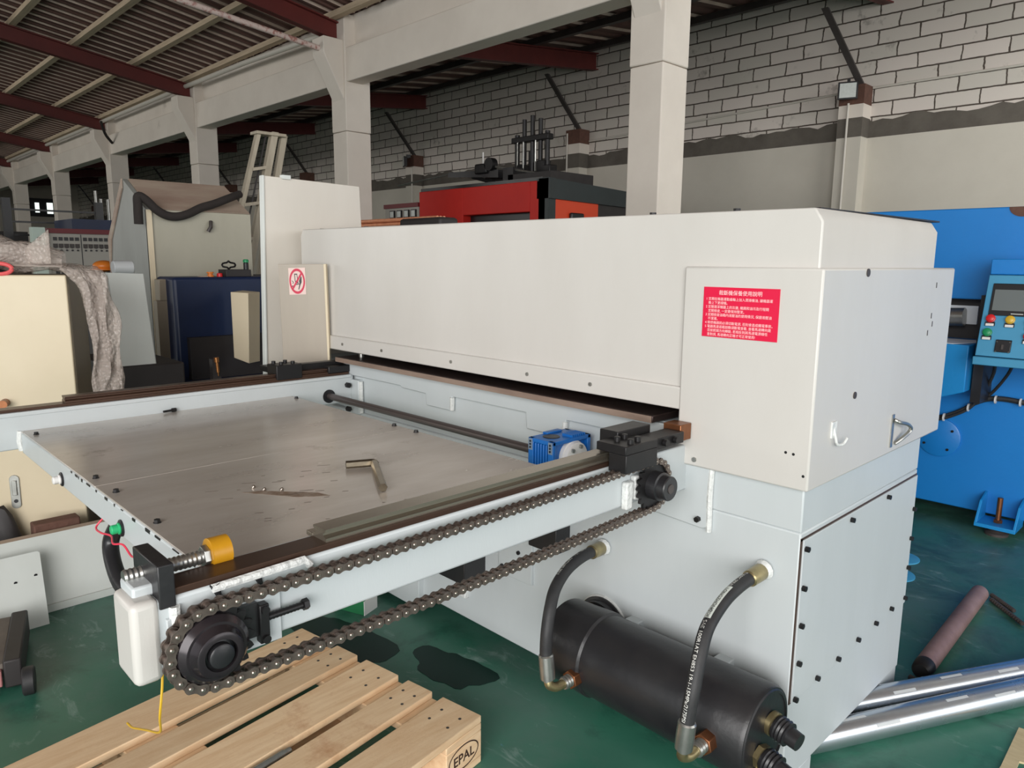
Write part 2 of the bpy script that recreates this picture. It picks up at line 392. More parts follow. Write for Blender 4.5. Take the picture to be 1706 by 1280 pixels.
SL, SA = .158, .118
def zr(y): return 4.60+SL*(5.7-y)        # underside of main sheeting minus purlin
for i, cx in enumerate(COLX):
    y0, y1 = -9.0, 5.69
    def zb(y): return 4.33+SL*(5.7-y)
    mb = MB()
    for (dx, d0, d1) in ((.012, 0, .24), (.065, 0, .018), (.065, .222, .24)):
        mb.hexa([(cx-dx, y0, zb(y0)+d0), (cx+dx, y0, zb(y0)+d0), (cx+dx, y1, zb(y1)+d0), (cx-dx, y1, zb(y1)+d0),
                 (cx-dx, y0, zb(y0)+d1), (cx+dx, y0, zb(y0)+d1), (cx+dx, y1, zb(y1)+d1), (cx-dx, y1, zb(y1)+d1)])
    obj('roof_beam', mb, M['redsteel'], kind='structure')
    y0, y1 = 5.98, 11.3
    def za(y): return 4.27+SA*(y-5.7)
    mb = MB()
    for (dx, d0, d1) in ((.012, 0, .3), (.07, 0, .02), (.07, .28, .3)):
        mb.hexa([(cx-dx, y0, za(y0)+d0), (cx+dx, y0, za(y0)+d0), (cx+dx, y1, za(y1)+d0), (cx-dx, y1, za(y1)+d0),
                 (cx-dx, y0, za(y0)+d1), (cx+dx, y0, za(y0)+d1), (cx+dx, y1, za(y1)+d1), (cx-dx, y1, za(y1)+d1)])
    obj('roof_beam', mb, M['redsteel'], kind='structure')
    # pier on the back wall, with brick head and a diagonal strut up to the rafter
    px = cx-.28
    mb = MB(); mb.box(px-.17, px+.17, 10.92, 11.2, 0, 3.16); pr_ = obj('wall_column', mb, M['plaster'], kind='structure')
    obj('mortar_collar', MB().box(px-.172, px+.172, 10.915, 11.2, 3.16, 3.42), M['mortar'], pr_, kind='structure')
    obj('block_course', MB().box(px-.17, px+.17, 10.92, 11.2, 3.42, 3.60), M['concrete'], pr_, kind='structure')
    obj('brick_head', MB().box(px-.172, px+.172, 10.915, 11.2, 3.60, 3.86), M['brickred'], pr_, kind='structure')
    if i > 0:
        mb = MB(); mb.obox((px+.05, 10.98, 3.84), (.09, 0, 0), (0, .05, 0), (-.36, -.55, .98)); obj('strut_beam', mb, M['strut'], kind='structure')
for k, y in enumerate((5.60, 4.72, 3.80, 2.94, 2.06, 1.2, .3, -.6, -1.6, -2.8, -4.0)):
    z = 4.57+SL*(5.7-y); obj('purlin_beam', MB().box(-44, 8, y-.05, y+.05, z, z+.075), M['purlin'], kind='structure')
for y in (6.2, 7.1, 8.2, 9.5, 10.9):
    z = 4.57+SA*(y-5.7); obj('purlin_beam', MB().box(-44, 8, y-.045, y+.045, z, z+.10), M['strut'], kind='structure')

def corrugated(name, ya, za_, yb, zb_, pitch):
    mb = MB(); x = -44.0; A = []; B = []; n = 0
    prof = ((0, 0), (.34, 0), (.5, .03), (.84, .03))
    while x < 8:
        for f, h in prof:
            A.append((x+f*pitch, ya, za_+h)); B.append((x+f*pitch, yb, zb_+h))
        x += pitch
    va = [mb.bm.verts.new(p) for p in A]; vb = [mb.bm.verts.new(p) for p in B]
    for i in range(len(va)-1):
        f = mb._f([va[i], va[i+1], vb[i+1], vb[i]]); f.material_index = 1 if i % 4 in (1, 3) and i % 8 != 1 else 0
    return obj(name, mb, [M['roof'], M['rooflite']], kind='structure', recalc=False, ang=10)
M['rooflite'] = mat('dusty sheet ridge', (214, 194, 180), (150, 128, 118), 3, .8, .7, .1)
corrugated('ceiling', -9.2, 4.65+SL*14.9, 5.78, 4.64, .15)
corrugated('ceiling', 5.78, 4.68, 11.5, 4.68+SA*5.75, .30)
# gutter pipe, flaking pipe, conduits
def pipe(name, path, r, m, label, cat, n=12): return obj(name, MB().tube(path, r, n), m, label=label, cat=cat)
pipe('drain_pipe', [(-44, 5.62, 4.535), (-14.6, 5.62, 4.53), (-12, 5.60, 4.50), (-9.62, 5.60, 4.44), (-9.5, 5.70, 4.30)], .04, M['pvc'], 'long white drain pipe running along the top of the concrete beam', 'pipe')
pipe('sprinkler_pipe', [(-9.3, 5.56, 4.17), (-9.3, 3.6, 4.37), (-9.3, -2, 4.93)], .036, M['pipew'], 'flaking white and pink pipe sloping up under the roof to the concrete column', 'pipe')
def conduit(path, label): return obj('conduit', MB().tube(path, .016, 8), M['pvc'], label=label, cat='conduit', group='electrical conduits')
conduit([(-4.26, 11.18, 3.84), (8, 11.18, 3.86)], 'thin white conduit on the block wall running right from the nearer floodlight')
conduit([(-4.62, 11.18, 3.83), (-9.42, 11.18, 3.66)], 'thin white conduit on the block wall between the nearer floodlight and the next pier')
conduit([(-4.47, 10.9, 3.62), (-4.47, 10.9, 1.0)], 'upright white conduit dropping down the pier under the nearer floodlight')
conduit([(-9.73, 10.9, 3.80), (-9.73, 10.9, 1.0)], 'upright white conduit on the pier behind the red machine')
conduit([(-14.6, 10.85, 3.55), (-14.6, 10.85, 1.0)], 'upright white conduit under the farther floodlight')
def flood(x, y, z, label, yaw):
    t = empty('floodlight', (x, y, z), label, 'floodlight', 'wall floodlights')
    R = Matrix.Rotation(yaw, 3, 'Z')
    def q(a, b, c): return Vector((x, y, z))+R @ Vector((a, b, c))
    mb = MB(); mb.hexa([q(*p) for p in ((-.13,-.05,-.12),(.13,-.05,-.12),(.11,.03,-.1),(-.11,.03,-.1),(-.13,-.05,.12),(.13,-.05,.12),(.11,.03,.1),(-.11,.03,.1))]); obj('housing', mb, M['blackpl'], t, bevel=.008)
    mb = MB(); mb.hexa([q(*p) for p in ((-.105,-.056,-.095),(.105,-.056,-.095),(.105,-.048,-.095),(-.105,-.048,-.095),(-.105,-.056,.095),(.105,-.056,.095),(.105,-.048,.095),(-.105,-.048,.095))]); obj('glass', mb, M['lampglass'], t)
    mb = MB(); mb.hexa([q(*p) for p in ((-.02,.02,.08),(.02,.02,.08),(.02,.12,.1),(-.02,.12,.1),(-.02,.02,.17),(.02,.02,.17),(.02,.12,.17),(-.02,.12,.17))]); obj('bracket', mb, M['blackpl'], t)
M['lampglass'] = mat('frosted lamp glass', (206, 210, 206), (180, 184, 180), 30, .5, .25)
flood(-4.45, 10.80, 3.765, 'black floodlight on the nearer pier of the block wall', .35)
flood(-14.75, 10.78, 3.70, 'small black floodlight on the farther pier, behind the grey meter panel', -.5)
# window far left in the end wall
wn = obj("window_1", MB().box(-43.99, -43.92, 8.95, 10.2, 3.4, 4.3), M["blackpl"], kind="structure")
M['sky'] = mat('daylit pane', (240, 250, 245), None, emit=((235, 248, 240), 1.4))
obj("pane", MB().box(-43.92, -43.88, 9.2, 9.38, 3.6, 4.08).box(-43.92, -43.88, 9.72, 9.98, 3.56, 4.1), M["sky"], wn, kind="structure")

obj('hanging_cable', MB().tube(cr([(-18.75, 5.36, 4.40), (-18.8, 5.40, 4.28), (-18.95, 5.50, 4.14), (-19.2, 5.69, 4.02)], 5), .03, 8), M['foam'], label='short black cable hanging off the corbel of the column behind the old press hood', cat='cable')

# ------------------------------------------------------------------ the press
PR = empty('cutting_press', (-1.89, 2.08, 0), 'large pale grey cutting press with a long hood and an open feed table', 'machine')
def bolt(mb, p, d, r=.008, h=.008, hexed=True):
    p, d = Vector(p), Vector(d).normalized(); (mb.hexn if hexed else (lambda a, b, c: mb.cyl(a, b, c, 12)))(p, p+d*h, r); return mb
def bolts(name, pts, d, r, h, m, parent, hexed=True):
    for p in pts: obj(name, bolt(MB(), p, d, r, h, hexed), m, parent)

# base
mb = MB(); mb.box(-3.06, -.715, 1.67, 2.50, .083, .76); mb.box(-1.06, -.715, 1.67, 2.50, .76, .90)
mb.box(-3.06, -2.75, 1.69, 2.5, .76, .96); mb.box(-2.75, -1.06, 1.98, 2.5, .76, .98)
base = obj('base', mb, M['greyd'], PR, bevel=.004)
obj('base_cheek', MB().box(-2.74, -2.205, 1.645, 1.69, .03, .25), M['greyd'], base, bevel=.003)
for p in ((-.79, 1.76), (-.795, 2.42), (-2.9, 1.8), (-2.9, 2.45)):
    mb = MB(); mb.box(p[0]-.06, p[0]+.075, p[1]-.06, p[1]+.085, 0, .085); obj('foot_plate', mb, M['greyd'], base, bevel=.004)
pan = obj('access_panel', MB().box(-.716, -.710, 1.68, 2.492, .312, .742), M['greyd'], base, bevel=.001)
for y, z in ((1.691,.718),(1.966,.724),(2.233,.728),(2.48,.633),(2.48,.535),(2.48,.436),(2.48,.332),(2.356,.337),(2.228,.334),(2.092,.332),(1.953,.327),(1.820,.325),(1.692,.320),(1.696,.416),(1.693,.518),(1.691,.617)):
    obj('panel_bolt', bolt(MB(), (-.710, y, z), (1, 0, 0), .0075, .010), M['blackmetal'], base)
obj('panel_gasket', MB().box(-.7165, -.7135, 1.672, 1.682, .31, .745).box(-.7165, -.7135, 1.672, 2.495, .740, .747), M['brownbar'], base)
# end plate the chain drive is bolted to
obj('mounting_plate', MB().prism([(-1.165, 1.655, .715), (-.975, 1.655, .705), (-.958, 1.655, .712), (-.958, 1.655, .89), (-1.165, 1.655, .89)], (0, .018, 0)), M['greyd'], base, bevel=.004)
obj('plate_bolt', bolt(MB(), (-.985, 1.655, .73), (0, -1, 0), .008, .012), M['blackmetal'], base)
obj('weld_seam', MB().tube([(-.957, 1.662, .70), (-.958, 1.66, .8), (-.957, 1.662, .885)], .008, 8), M['weld'], base)
# cross beam behind the feed table
bb = obj('bed_beam', MB().box(-2.75, -1.06, 1.68, 1.98, .55, .968), M['greyd'], PR, bevel=.003)
lo = [(-2.74, .915), (-2.33, .915), (-2.32, .908), (-2.17, .905), (-2.165, .862), (-2.02, .862), (-2.015, .915), (-1.64, .915), (-1.635, .862), (-1.47, .862), (-1.465, .918), (-1.08, .918)]
obj('upper_strip', MB().prism([(x, 1.662, z) for x, z in lo]+[(-1.08, 1.662, .966), (-2.74, 1.662, .966)], (0, .02, 0)), M['greyd'], bb, bevel=.003)
obj('corner_plate', MB().box(-2.675, -2.62, 1.655, 1.682, .755, .90), M['greyd'], bb, bevel=.003)
obj('weld_seam', MB().tube([(-2.618, 1.668, .76), (-2.616, 1.666, .895)], .009, 8), M['weld'], bb)
for x in (-1.475, -2.02): obj('weld_seam', MB().tube([(x, 1.668, .864), (x+.004, 1.666, .912)], .009, 8), M['weld'], bb)
pl = obj('platen', MB().box(-2.74, -1.118, 1.62, 2.40, .972, .992), [M['platen']], PR, bevel=.003)
obj('front_edge', MB().box(-2.735, -1.122, 1.6185, 1.6215, .9725, .9905), M['platenedge'], pl)
obj('guide_post', MB().cyl((-2.66, 1.70, .99), (-2.66, 1.70, 1.06), .011, 14), M['zinc'], PR)
# hood
X0, X1, YH0, YH1 = -3.07, -.715, 1.66, 2.46
mb = MB()
mb.prism([(X1, YH0, 1.02), (X1, YH0, 1.494), (X1-.020, YH0, 1.524), (X0+.02, YH0, 1.530), (X0, YH0, 1.50), (X0, YH0, 1.02)], (0, YH1-YH0, 0))
hood = obj('hood', mb, M['grey'], PR, bevel=.004)
obj('lip_strip', MB().box(X0+.005, -1.03, 1.648, 1.664, 1.016, 1.076), M['grey'], hood, bevel=.004)
for x in (-2.72, -2.43, -2.00, -1.36, -1.62): obj('lip_screw', MB().cyl((x, 1.6485, 1.045), (x, 1.644, 1.045), .006, 10), M['zinc'], hood)
obj('top_sheet', MB().hexa([(-3.0, 1.75, 1.527), (-.75, 1.72, 1.526), (-.73, 2.52, 1.526), (-3.0, 2.52, 1.527), (-3.0, 1.75, 1.530), (-.75, 1.72, 1.5285), (-.73, 2.52, 1.5305), (-3.0, 2.52, 1.532)]), M['blackmetal'], hood)
for x in (-2.95, -2.6, -1.2, -.95): obj('top_bolt', bolt(MB(), (x, 1.70, 1.526), (0, 0, 1), .009, .007), M['blackmetal'], hood)
# cover
mb = MB(); mb.box(-1.056, -.698, 1.645, 2.608, .872, 1.39)
cov = obj('side_cover', mb, M['grey'], PR, bevel=.005)
sg = obj('warning_plate', MB().box(-.996, -.796, 1.6425, 1.6455, 1.2165, 1.3405), M['signred'], cov, label='red warning plate with white Chinese lettering')
mb = MB()
def sline(s, x, z, size): text_on(mb, s, size, (x, 1.6418, z), (1, 0, 0), (0, 0, 1))
text_on(mb, '裁斷機保養使用說明', .0128, (-.896, 1.6418, 1.3225), (1, 0, 0), (0, 0, 1), 'CENTER')
ls = ['1 定期在機器運動齒輪上加入潤滑機油, 讓機器運', '   動上下更順暢。', '2 定期清潔機器上的灰塵, 鐵屑和油污及行程開', '   定期檢查, 一定要保持整潔。', '3 定期檢查油箱內液壓油的使用情況, 保證液壓油', '   不渾濁。', '4 檢修機器前必須切斷電源, 否則會造成觸電事故。', '5 電器馬達過載啟動須斷電查看, 查看馬達轉向是', '   否按箭頭方向轉動, 若相反則將馬達電源線任', '   意對調, 馬達轉向正確才可正常使用!']
for i, s in enumerate(ls): sline(s, -.988, 1.3085-i*.0098, .0083)
obj('sign_lettering', mb, M['pinktxt'], cov)
obj('small_hook', MB().tube(cr([(-.697, 1.765, 1.01), (-.690, 1.765, .985), (-.688, 1.775, .968), (-.684, 1.80, .966), (-.682, 1.815, .978)], 5), .0032, 8).box(-.699, -.694, 1.752, 1.778, .985, 1.025), M['weld'], cov, label='small white hook')
hp = cr([(-.695, 2.18, .968), (-.684, 2.19, .962), (-.679, 2.24, .950), (-.677, 2.268, .935), (-.680, 2.262, .922), (-.686, 2.22, .908), (-.695, 2.20, .897)], 5)
hd = obj('pull_handle', MB().tube(hp, .0055, 8).prism([(-.699, 2.165, .89), (-.699, 2.165, .985), (-.699, 2.182, .985), (-.699, 2.182, .89)], (.004, 0, 0)), M['zinc'], cov, label='bent chrome pull handle')
for x, z in ((-.756, .958), (-.737, .957), (-.710, .909)): obj('screw_hole', MB().cyl((x, 1.6452, z), (x, 1.6444, z), .0035, 10), M['blackpl'], cov)
obj('cover_screw', MB().cyl((-1.0, 1.646, .891), (-1.0, 1.641, .891), .0065, 12), M['zinc'], cov)
for y, z, r in ((1.899, 1.379, .010), (1.881, 1.075, .009)): obj('side_plug', MB().cyl((-.6985, y, z), (-.6955, y, z), r, 14), M['strut'], cov)
for y, z in ((2.44, 1.34), (2.42, 1.25), (2.435, 1.225), (2.40, 1.2)): obj('paint_chip', MB().box(-.6985, -.6972, y-.003, y+.003, z-.008, z+.008), M['strut'], cov)

# feed table
for nm, x0, x1 in (('near', -1.125, -1.05), ('far', -2.75, -2.675)):
    y0 = .298
    mb = MB(); mb.box(x0, x1, y0, 1.668, .803, .918)
    tb = obj('table_beam', mb, M['greyd'], PR, bevel=.006, seg=3)
    obj('end_cap', MB().box(x0-.004, x1+.004, y0-.012, y0+.028, .797, .922), M['grey'], tb, bevel=.010, seg=3)
    obj('top_block', MB().box(x0-.004, x0+.052, y0+.0, y0+.05, .918, .936), M['greyd'], tb, bevel=.004)
    obj('flange_strip', MB().box(x1-.012 if nm == 'far' else x0, x1+.004 if nm == 'far' else x0+.012, .34, 1.655, .908, .921), M['greyd'], tb, bevel=.002)
    xb0, xb1 = (-1.103, -1.052) if nm == 'near' else (-2.742, -2.691)
    obj('rail_bar', MB().box(xb0, xb1, .345, 1.655, .918, .929), M['brownbar'], tb, bevel=.001)
    r0 = .598
    prof = [(-.022, 0), (.022, 0), (.022, .006), (.013, .010), (.013, .014), (.020, .017), (.020, .021), (-.020, .021), (-.020, .017), (-.013, .014), (-.013, .010), (-.022, .006)]
    cx = (xb0+xb1)/2-.003
    gr = obj('guide_rail', MB().prism([(cx+a, r0, .929+b) for a, b in prof], (0, 1.655-r0, 0)), M['railst'] if nm == 'near' else M['brownbar'], PR)  # far rail is the same steel, its dark reflection put in as colour
    xs = cx-.035 if nm == 'near' else cx
    if nm == 'near':
        ledge = obj('screw_ledge', MB().box(cx-.045, cx-.0225, r0, 1.36, .925, .933), M['railst'], gr, bevel=.001)
        for k in range(10):
            y = .625+k*.078; obj('rail_screw', MB().lathe((cx-.034, y, .933), (cx-.034, y, .937), [(0, .006), (.6, .0055), (1, .003)], 12), M['pin'], gr)
obj('weld_seam', MB().tube([(-1.046, .40, .914), (-1.044, .55, .917), (-1.046, .56, .905)], .007, 8).tube([(-1.047, .345, .905), (-1.046, .345, .81)], .008, 8), M['weld'], PR)
fb = obj('front_crossbeam', MB().box(-2.675, -1.125, .463, .485, .79, .857), M['greyd'], PR, bevel=.004)
obj('weld_seam', MB().tube([(-2.672, .462, .862), (-2.672, .458, .83), (-2.672, .462, .80)], .009, 8), M['weld'], fb)
def pbutton(x, z, m, lab):
    b = obj('push_button', MB().lathe((x, .463, z), (x, .440, z), [(0, .013), (.35, .013), (.4, .0105), (.9, .0105), (1, .008)], 18), m, fb, label=lab)
    obj('button_ring', MB().lathe((x, .4635, z), (x, .458, z), [(0, .019), (.7, .019), (1, .016)], 18), M['blackpl'], b)
pbutton(-2.199, .812, M['whitep'], 'white push button'); pbutton(-1.702, .812, M['greenb'], 'green push button')
rnd = random.Random(3)
mb = MB()
x = -2.1
while x < -1.30:
    l = rnd.uniform(.004, .035); h = rnd.uniform(.002, .008)
    obj('paint_chip', MB().box(x, x+l, .4622, .4632, .857-h, .8565), M['blackmetal'], fb); x += l+rnd.uniform(.003, .07)
for x0, x1 in ((-2.675, -1.901), (-1.899, -1.126)):
    tp = obj('table_plate', MB().box(x0, x1, .466, 1.383, .8545, .8605), M['steel'], PR, bevel=.001)
    for x, y in ((x0+.08, .489), (x1-.07, .487), (x0+.06, 1.37), (x1-.06, 1.372)) + (((-1.544, .487),) if x0 > -2 else ()):
        obj('plate_bolt', MB().lathe((x, y, .8605), (x, y, .868), [(0, .0085), (.2, .0085), (.25, .0068), (1, .0066)], 6), M['blackmetal'], tp)
obj('rust_smear', MB().prism([(-1.62+.0, .70, .8606), (-1.50, .78, .8606), (-1.46, .84, .8606), (-1.50, .83, .8606), (-1.60, .74, .8606)], (0, 0, .0003)), mat('brown oily smear', (122, 98, 78), (170, 158, 146), 60, .9, .5), PR)
mb = MB(); rnd = random.Random(11)
for k in range(26):
    x, y = rnd.uniform(-1.72, -1.32), rnd.uniform(.62, .95); l = rnd.uniform(.006, .03)
    mb.obox((x, y, .8606), (l*.5, l, 0), (-.002, .001, 0), (0, 0, .0003))
obj('scuff_marks', mb, mat('dark scuff', (104, 92, 84), None, rough=.5), PR)
# stop block with the amber bumper
bk = obj('bumper_block', MB().box(-1.152, -1.046, .325, .348, .904, .970), M['blackpaint'], PR, bevel=.002)
obj('threaded_rod', MB().tube([(-1.118, .300+i*.0035, .938) for i in range(38)], .0095, 12, rad=[.0118 if i % 2 else .0104 for i in range(38)]), M['zinc'], bk)
obj('hex_nut', MB().hexn((-1.118, .348, .938), (-1.118, .358, .938), .019), M['zinc'], bk, bevel=.001)
obj('hex_nut', MB().hexn((-1.118, .414, .938), (-1.118, .424, .938), .0175), M['zinc'], bk, bevel=.001)
obj('bumper_pad', MB().lathe((-1.118, .424, .940), (-1.118, .456, .940), [(0, .0225), (.03, .0245), (.97, .0245), (1, .0225)], 28), M['pu'], bk, label='amber rubber bumper pad')
for y in (.405, .47): obj('paint_drip', MB().cyl((-1.049, y, .919), (-1.047, y+.006, .895), .008, 8, .003), M['blackpaint'], bk)

# chain drive
def sprocket(cy, cz, r, teeth):
    mb = MB(); pts = []
    for k in range(teeth*4):
        a = 2*pi*k/(teeth*4); rr = r+(.0055, .001, -.006, .001)[k % 4]
        pts.append((-1.026, cy+rr*cos(a), cz+rr*sin(a)))
    mb.prism(pts, (.008, 0, 0)); return mb
SP1, SP2, RC = (.384, .838), (1.491, .851), .0609
s1 = obj('sprocket', sprocket(*SP1, RC, 20), M['blackmetal'], PR)
obj('sprocket_disc', MB().lathe((-1.018, *SP1), (-1.000, *SP1), [(0, .053), (.5, .052), (1, .044)], 40), M['glossblack'], s1)
obj('hub_ring', MB().lathe((-1.000, *SP1), (-.984, *SP1), [(0, .040), (.3, .037), (.9, .034), (1, .031), (1, .024), (.35, .023)], 40, cap=False), M['glossblack'], s1, label='glossy black hub ring')
obj('hub_boss', MB().lathe((-1.000, *SP1), (-.980, *SP1), [(0, .023), (.3, .023), (.35, .018), (.9, .018), (1, .015)], 32), M['blackpaint'], s1)
s2 = obj('sprocket', sprocket(*SP2, RC, 20), M['blackmetal'], PR)
obj('hub_boss', MB().lathe((-1.018, *SP2), (-.968, *SP2), [(0, .036), (.5, .036), (.55, .031), (.95, .031), (1, .029)], 40), M['blackpaint'], s2)
obj('shaft_end', MB().cyl((-.968, *SP2), (-.966, *SP2), .012, 24), M['strut'], s2)
path = []
for k in range(41):
    a = pi/2+pi*k/40; path.append((SP1[0]+RC*cos(a), SP1[1]+RC*sin(a)))
for k in range(1, 40):
    t = k/40; path.append((SP1[0]+(SP2[0]-SP1[0])*t, SP1[1]-RC+(SP2[1]-SP1[1])*t-.030*t*(1-t)))
for k in range(41):
    a = -pi/2+pi*k/40; path.append((SP2[0]+RC*cos(a), SP2[1]+RC*sin(a)))
for k in range(1, 40):
    t = 1-k/40; path.append((SP1[0]+(SP2[0]-SP1[0])*t, SP1[1]+RC+(SP2[1]-SP1[1])*t-.020*t*(1-t)))
path.append(path[0])
cum = [0]
for a, b in zip(path, path[1:]): cum.append(cum[-1]+sqrt((a[0]-b[0])**2+(a[1]-b[1])**2))
NL = int(round(cum[-1]/.01905)); NL -= NL % 2; PT = cum[-1]/NL
def at(s):
    s %= cum[-1]
    for i in range(len(cum)-1):
        if cum[i+1] >= s:
            t = (s-cum[i])/(cum[i+1]-cum[i]+1e-9); return (path[i][0]+(path[i+1][0]-path[i][0])*t, path[i][1]+(path[i+1][1]-path[i][1])*t)
CXX = -1.022
CH = obj('drive_chain', MB().cyl((CXX-.004, *at(0)), (CXX+.004, *at(0)), .003, 8), M['chain'], PR, label='oily roller chain')
def plate(mb, x0, x1, ra=.0088, n=8):
    h = PT/2; pts = []
    for k in range(n+1):
        a = -pi/2+pi*k/n; pts.append((x0, h+ra*cos(a), ra*sin(a)))
    pts.append((x0, .2*h, ra*.68)); pts.append((x0, -.2*h, ra*.68))
    for k in range(n+1):
        a = pi/2+pi*k/n; pts.append((x0, -h+ra*cos(a), ra*sin(a)))
    pts.append((x0, -.2*h, -ra*.68)); pts.append((x0, .2*h, -ra*.68))
    mb.prism(pts, (x1-x0, 0, 0))
def link_mesh(name, outer):
    mb = MB(); h = PT/2
    if outer:
        plate(mb, .0088, .0112); plate(mb, -.0112, -.0088)
        mb.mi = 1
        for s in (-h, h): mb.lathe((-.0128, s, 0), (.0136, s, 0), [(0, .0028), (.05, .0036), (.95, .0036), (1, .0022)], 10)
    else:
        plate(mb, .0062, .0084, .0086); plate(mb, -.0084, -.0062, .0086)
        for s in (-h, h): mb.cyl((-.0062, s, 0), (.0062, s, 0), .0058, 12)
    bmesh.ops.recalc_face_normals(mb.bm, faces=mb.bm.faces)
    me = bpy.data.meshes.new(name); mb.bm.to_mesh(me); mb.bm.free(); finish(me)
    me.materials.append(M['chain']); me.materials.append(M['pin']); return me
LM = {True: link_mesh('outer_link', True), False: link_mesh('inner_link', False)}
for k in range(NL):
    a, b = at(k*PT), at((k+1)*PT); outer = k % 2 == 0
    o = bpy.data.objects.new('outer_link' if outer else 'inner_link', LM[outer]); COL.objects.link(o); o.parent = CH
    o.location = Vector((CXX, (a[0]+b[0])/2, (a[1]+b[1])/2))-WL[CH]
    o.rotation_euler = (atan2(b[1]-a[1], b[0]-a[0]), 0, 0); WL[o] = WL[CH]
obj('sprocket_plate', MB().box(-1.05, -1.043, .332, .505, .797, .888), M['greyd'], PR, bevel=.001)
tn = obj('chain_tensioner', MB().box(-1.043, -1.026, .462, .478, .808, .872), M['blackmetal'], PR, bevel=.002)
obj('tensioner_slot', MB().box(-1.043, -1.034, .40, .462, .82, .876), M['blackpaint'], tn)
for z in (.864, .816): obj('socket_screw', MB().cyl((-1.026, .470, z), (-1.020, .470, z), .0065, 12), M['blackmetal'], tn)
obj('adjusting_bolt', MB().tube([(-1.034, .478+i*.003, .846) for i in range(21)], .006, 10, rad=[.0062 if i % 2 else .0054 for i in range(21)]).hexn((-1.034, .538, .846), (-1.034, .547, .846), .0095), M['blackmetal'], tn)
# rear axle bracket under the clamp
obj('axle_bracket', MB().prism([(-1.05, 1.40, .80), (-1.05, 1.425, .80), (-1.05, 1.43, .87), (-1.05, 1.40, .87)], (.018, 0, 0)).prism([(-1.05, 1.435, .82), (-1.05, 1.47, .81), (-1.05, 1.47, .88), (-1.05, 1.435, .88)], (.016, 0, 0)), M['weld'], PR, bevel=.004)
obj('axle_bracket', MB().box(-1.06, -1.03, 1.52, 1.66, .80, .925), M['greyd'], PR, bevel=.004)
obj('drive_shaft', MB().cyl((-2.69, 1.55, .839), (-1.44, 1.55, .839), .0135, 20), mat('dull steel shaft', (98, 90, 88), (76, 68, 68), 8, .7, .35, .5, stretch=(.2, 1, 1)), PR)
obj('shaft_hole', MB().cyl((-2.6755, 1.548, .839), (-2.672, 1.548, .839), .028, 24), M['blackpl'], PR)
bolts('corner_bolt', [(-2.675, 1.635, .877), (-2.675, 1.635, .775)], (1, 0, 0), .012, .016, M['blackmetal'], PR)

# worm gearbox
gx0, gx1, gy0, gy1, gz0, gz1 = -1.455, -1.357, 1.487, 1.652, .775, .896
mb = MB(); mb.box(gx0+.006, gx1-.014, gy0+.008, gy1-.006, gz0, gz1-.006)
for x0 in (gx0, gx1-.020): mb.box(x0, x0+.020, gy0, gy0+.012, gz0, gz1); mb.box(x0, x0+.02, gy1-.014, gy1, gz0, gz1)
mb.box(gx0, gx1, gy0, gy1, gz1-.012, gz1)
for k in range(5): mb.box(gx0+.026+k*.0105, gx0+.031+k*.0105, gy0, gy0+.01, gz0, gz1-.012)
mb.box(gx0, gx0+.02, gy0+.06, gy1-.04, gz1, gz1+.006)
gb = obj('worm_gearbox', mb, M['gearblue'], PR, bevel=.002, label='blue worm gearbox')
obj('bore_cap', MB().lathe((gx0+.045, gy0+.05, gz1), (gx0+.045, gy0+.05, gz1+.002), [(0, .026), (1, .024)], 28), M['blackpaint'], gb)
for k in range(7): obj('cooling_fin', MB().box(gx0+.055, gx1-.004, gy0+.086+k*.009, gy0+.090+k*.009, gz1-.002, gz1+.007), M['gearblue'], gb)
fl = obj('output_flange', MB().lathe((gx1-.016, 1.577, .838), (gx1+.014, 1.577, .838), [(0, .050), (.5, .050), (.55, .047), (.95, .046), (1, .043)], 32), M['whitep'], gb, label='silver grey output flange')
for a in range(5): obj('flange_bolt', MB().cyl((gx1+.014, 1.577+.035*cos(a*1.05+.2), .838+.035*sin(a*1.05+.2)), (gx1+.021, 1.577+.035*cos(a*1.05+.2), .838+.035*sin(a*1.05+.2)), .006, 10), M['zinc'], gb)
for x in (gx0+.002, gx1-.018):
    obj('foot_pad', MB().box(x, x+.016, gy0-.0015, gy0, gz1-.036, gz1-.002), mat('bare alloy', (140, 160, 184), None, rough=.35, metal=.4), gb)
    for z in (gz1-.010, gz1-.019, gz1-.028): obj('thread_hole', MB().cyl((x+.008, gy0-.0015, z), (x+.008, gy0-.003, z), .0032, 10), M['blackpl'], gb)

# clamps
mb = MB(); mb.box(-1.083, -.995, 1.340, 1.468, .956, .977); mb.box(-1.047, -.995, 1.343, 1.468, .911, .956)
c = obj('carriage_clamp', mb, M['blackmetal'], PR, bevel=.002)
obj('clamp_arm', MB().box(-1.055, -1.0, 1.468, 1.59, .946, .975), M['blackmetal'], c, bevel=.002)
obj('raised_block', MB().box(-1.118, -1.062, 1.395, 1.53, .958, .993), M['blackmetal'], c, bevel=.002)
for x, y in ((-1.047, 1.374), (-1.051, 1.408), (-1.010, 1.377), (-1.014, 1.410)):
    obj('clamp_bolt', MB().lathe((x, y, .977), (x, y, .989), [(0, .0075), (.9, .0075), (1, .005)], 12), M['blackmetal'], c)
for y in (1.50, 1.545): obj('clamp_bolt', MB().cyl((-.998, y, .961), (-.988, y, .961), .009, 12), M['blackmetal'], c)
obj('wear_pad', MB().box(-1.065, -1.012, 1.592, 1.642, .945, .988), M['copperbr'], c, bevel=.002)
mb = MB(); mb.box(-2.772, -2.690, 1.33, 1.44, .925, .985); mb.box(-2.775, -2.735, 1.44, 1.66, .945, .975); mb.box(-2.99, -2.77, 1.40, 1.60, .925, .950); mb.box(-2.77, -2.69, 1.56, 1.66, .93, .96)
c = obj('carriage_clamp', mb, M['blackmetal'], PR, bevel=.003)
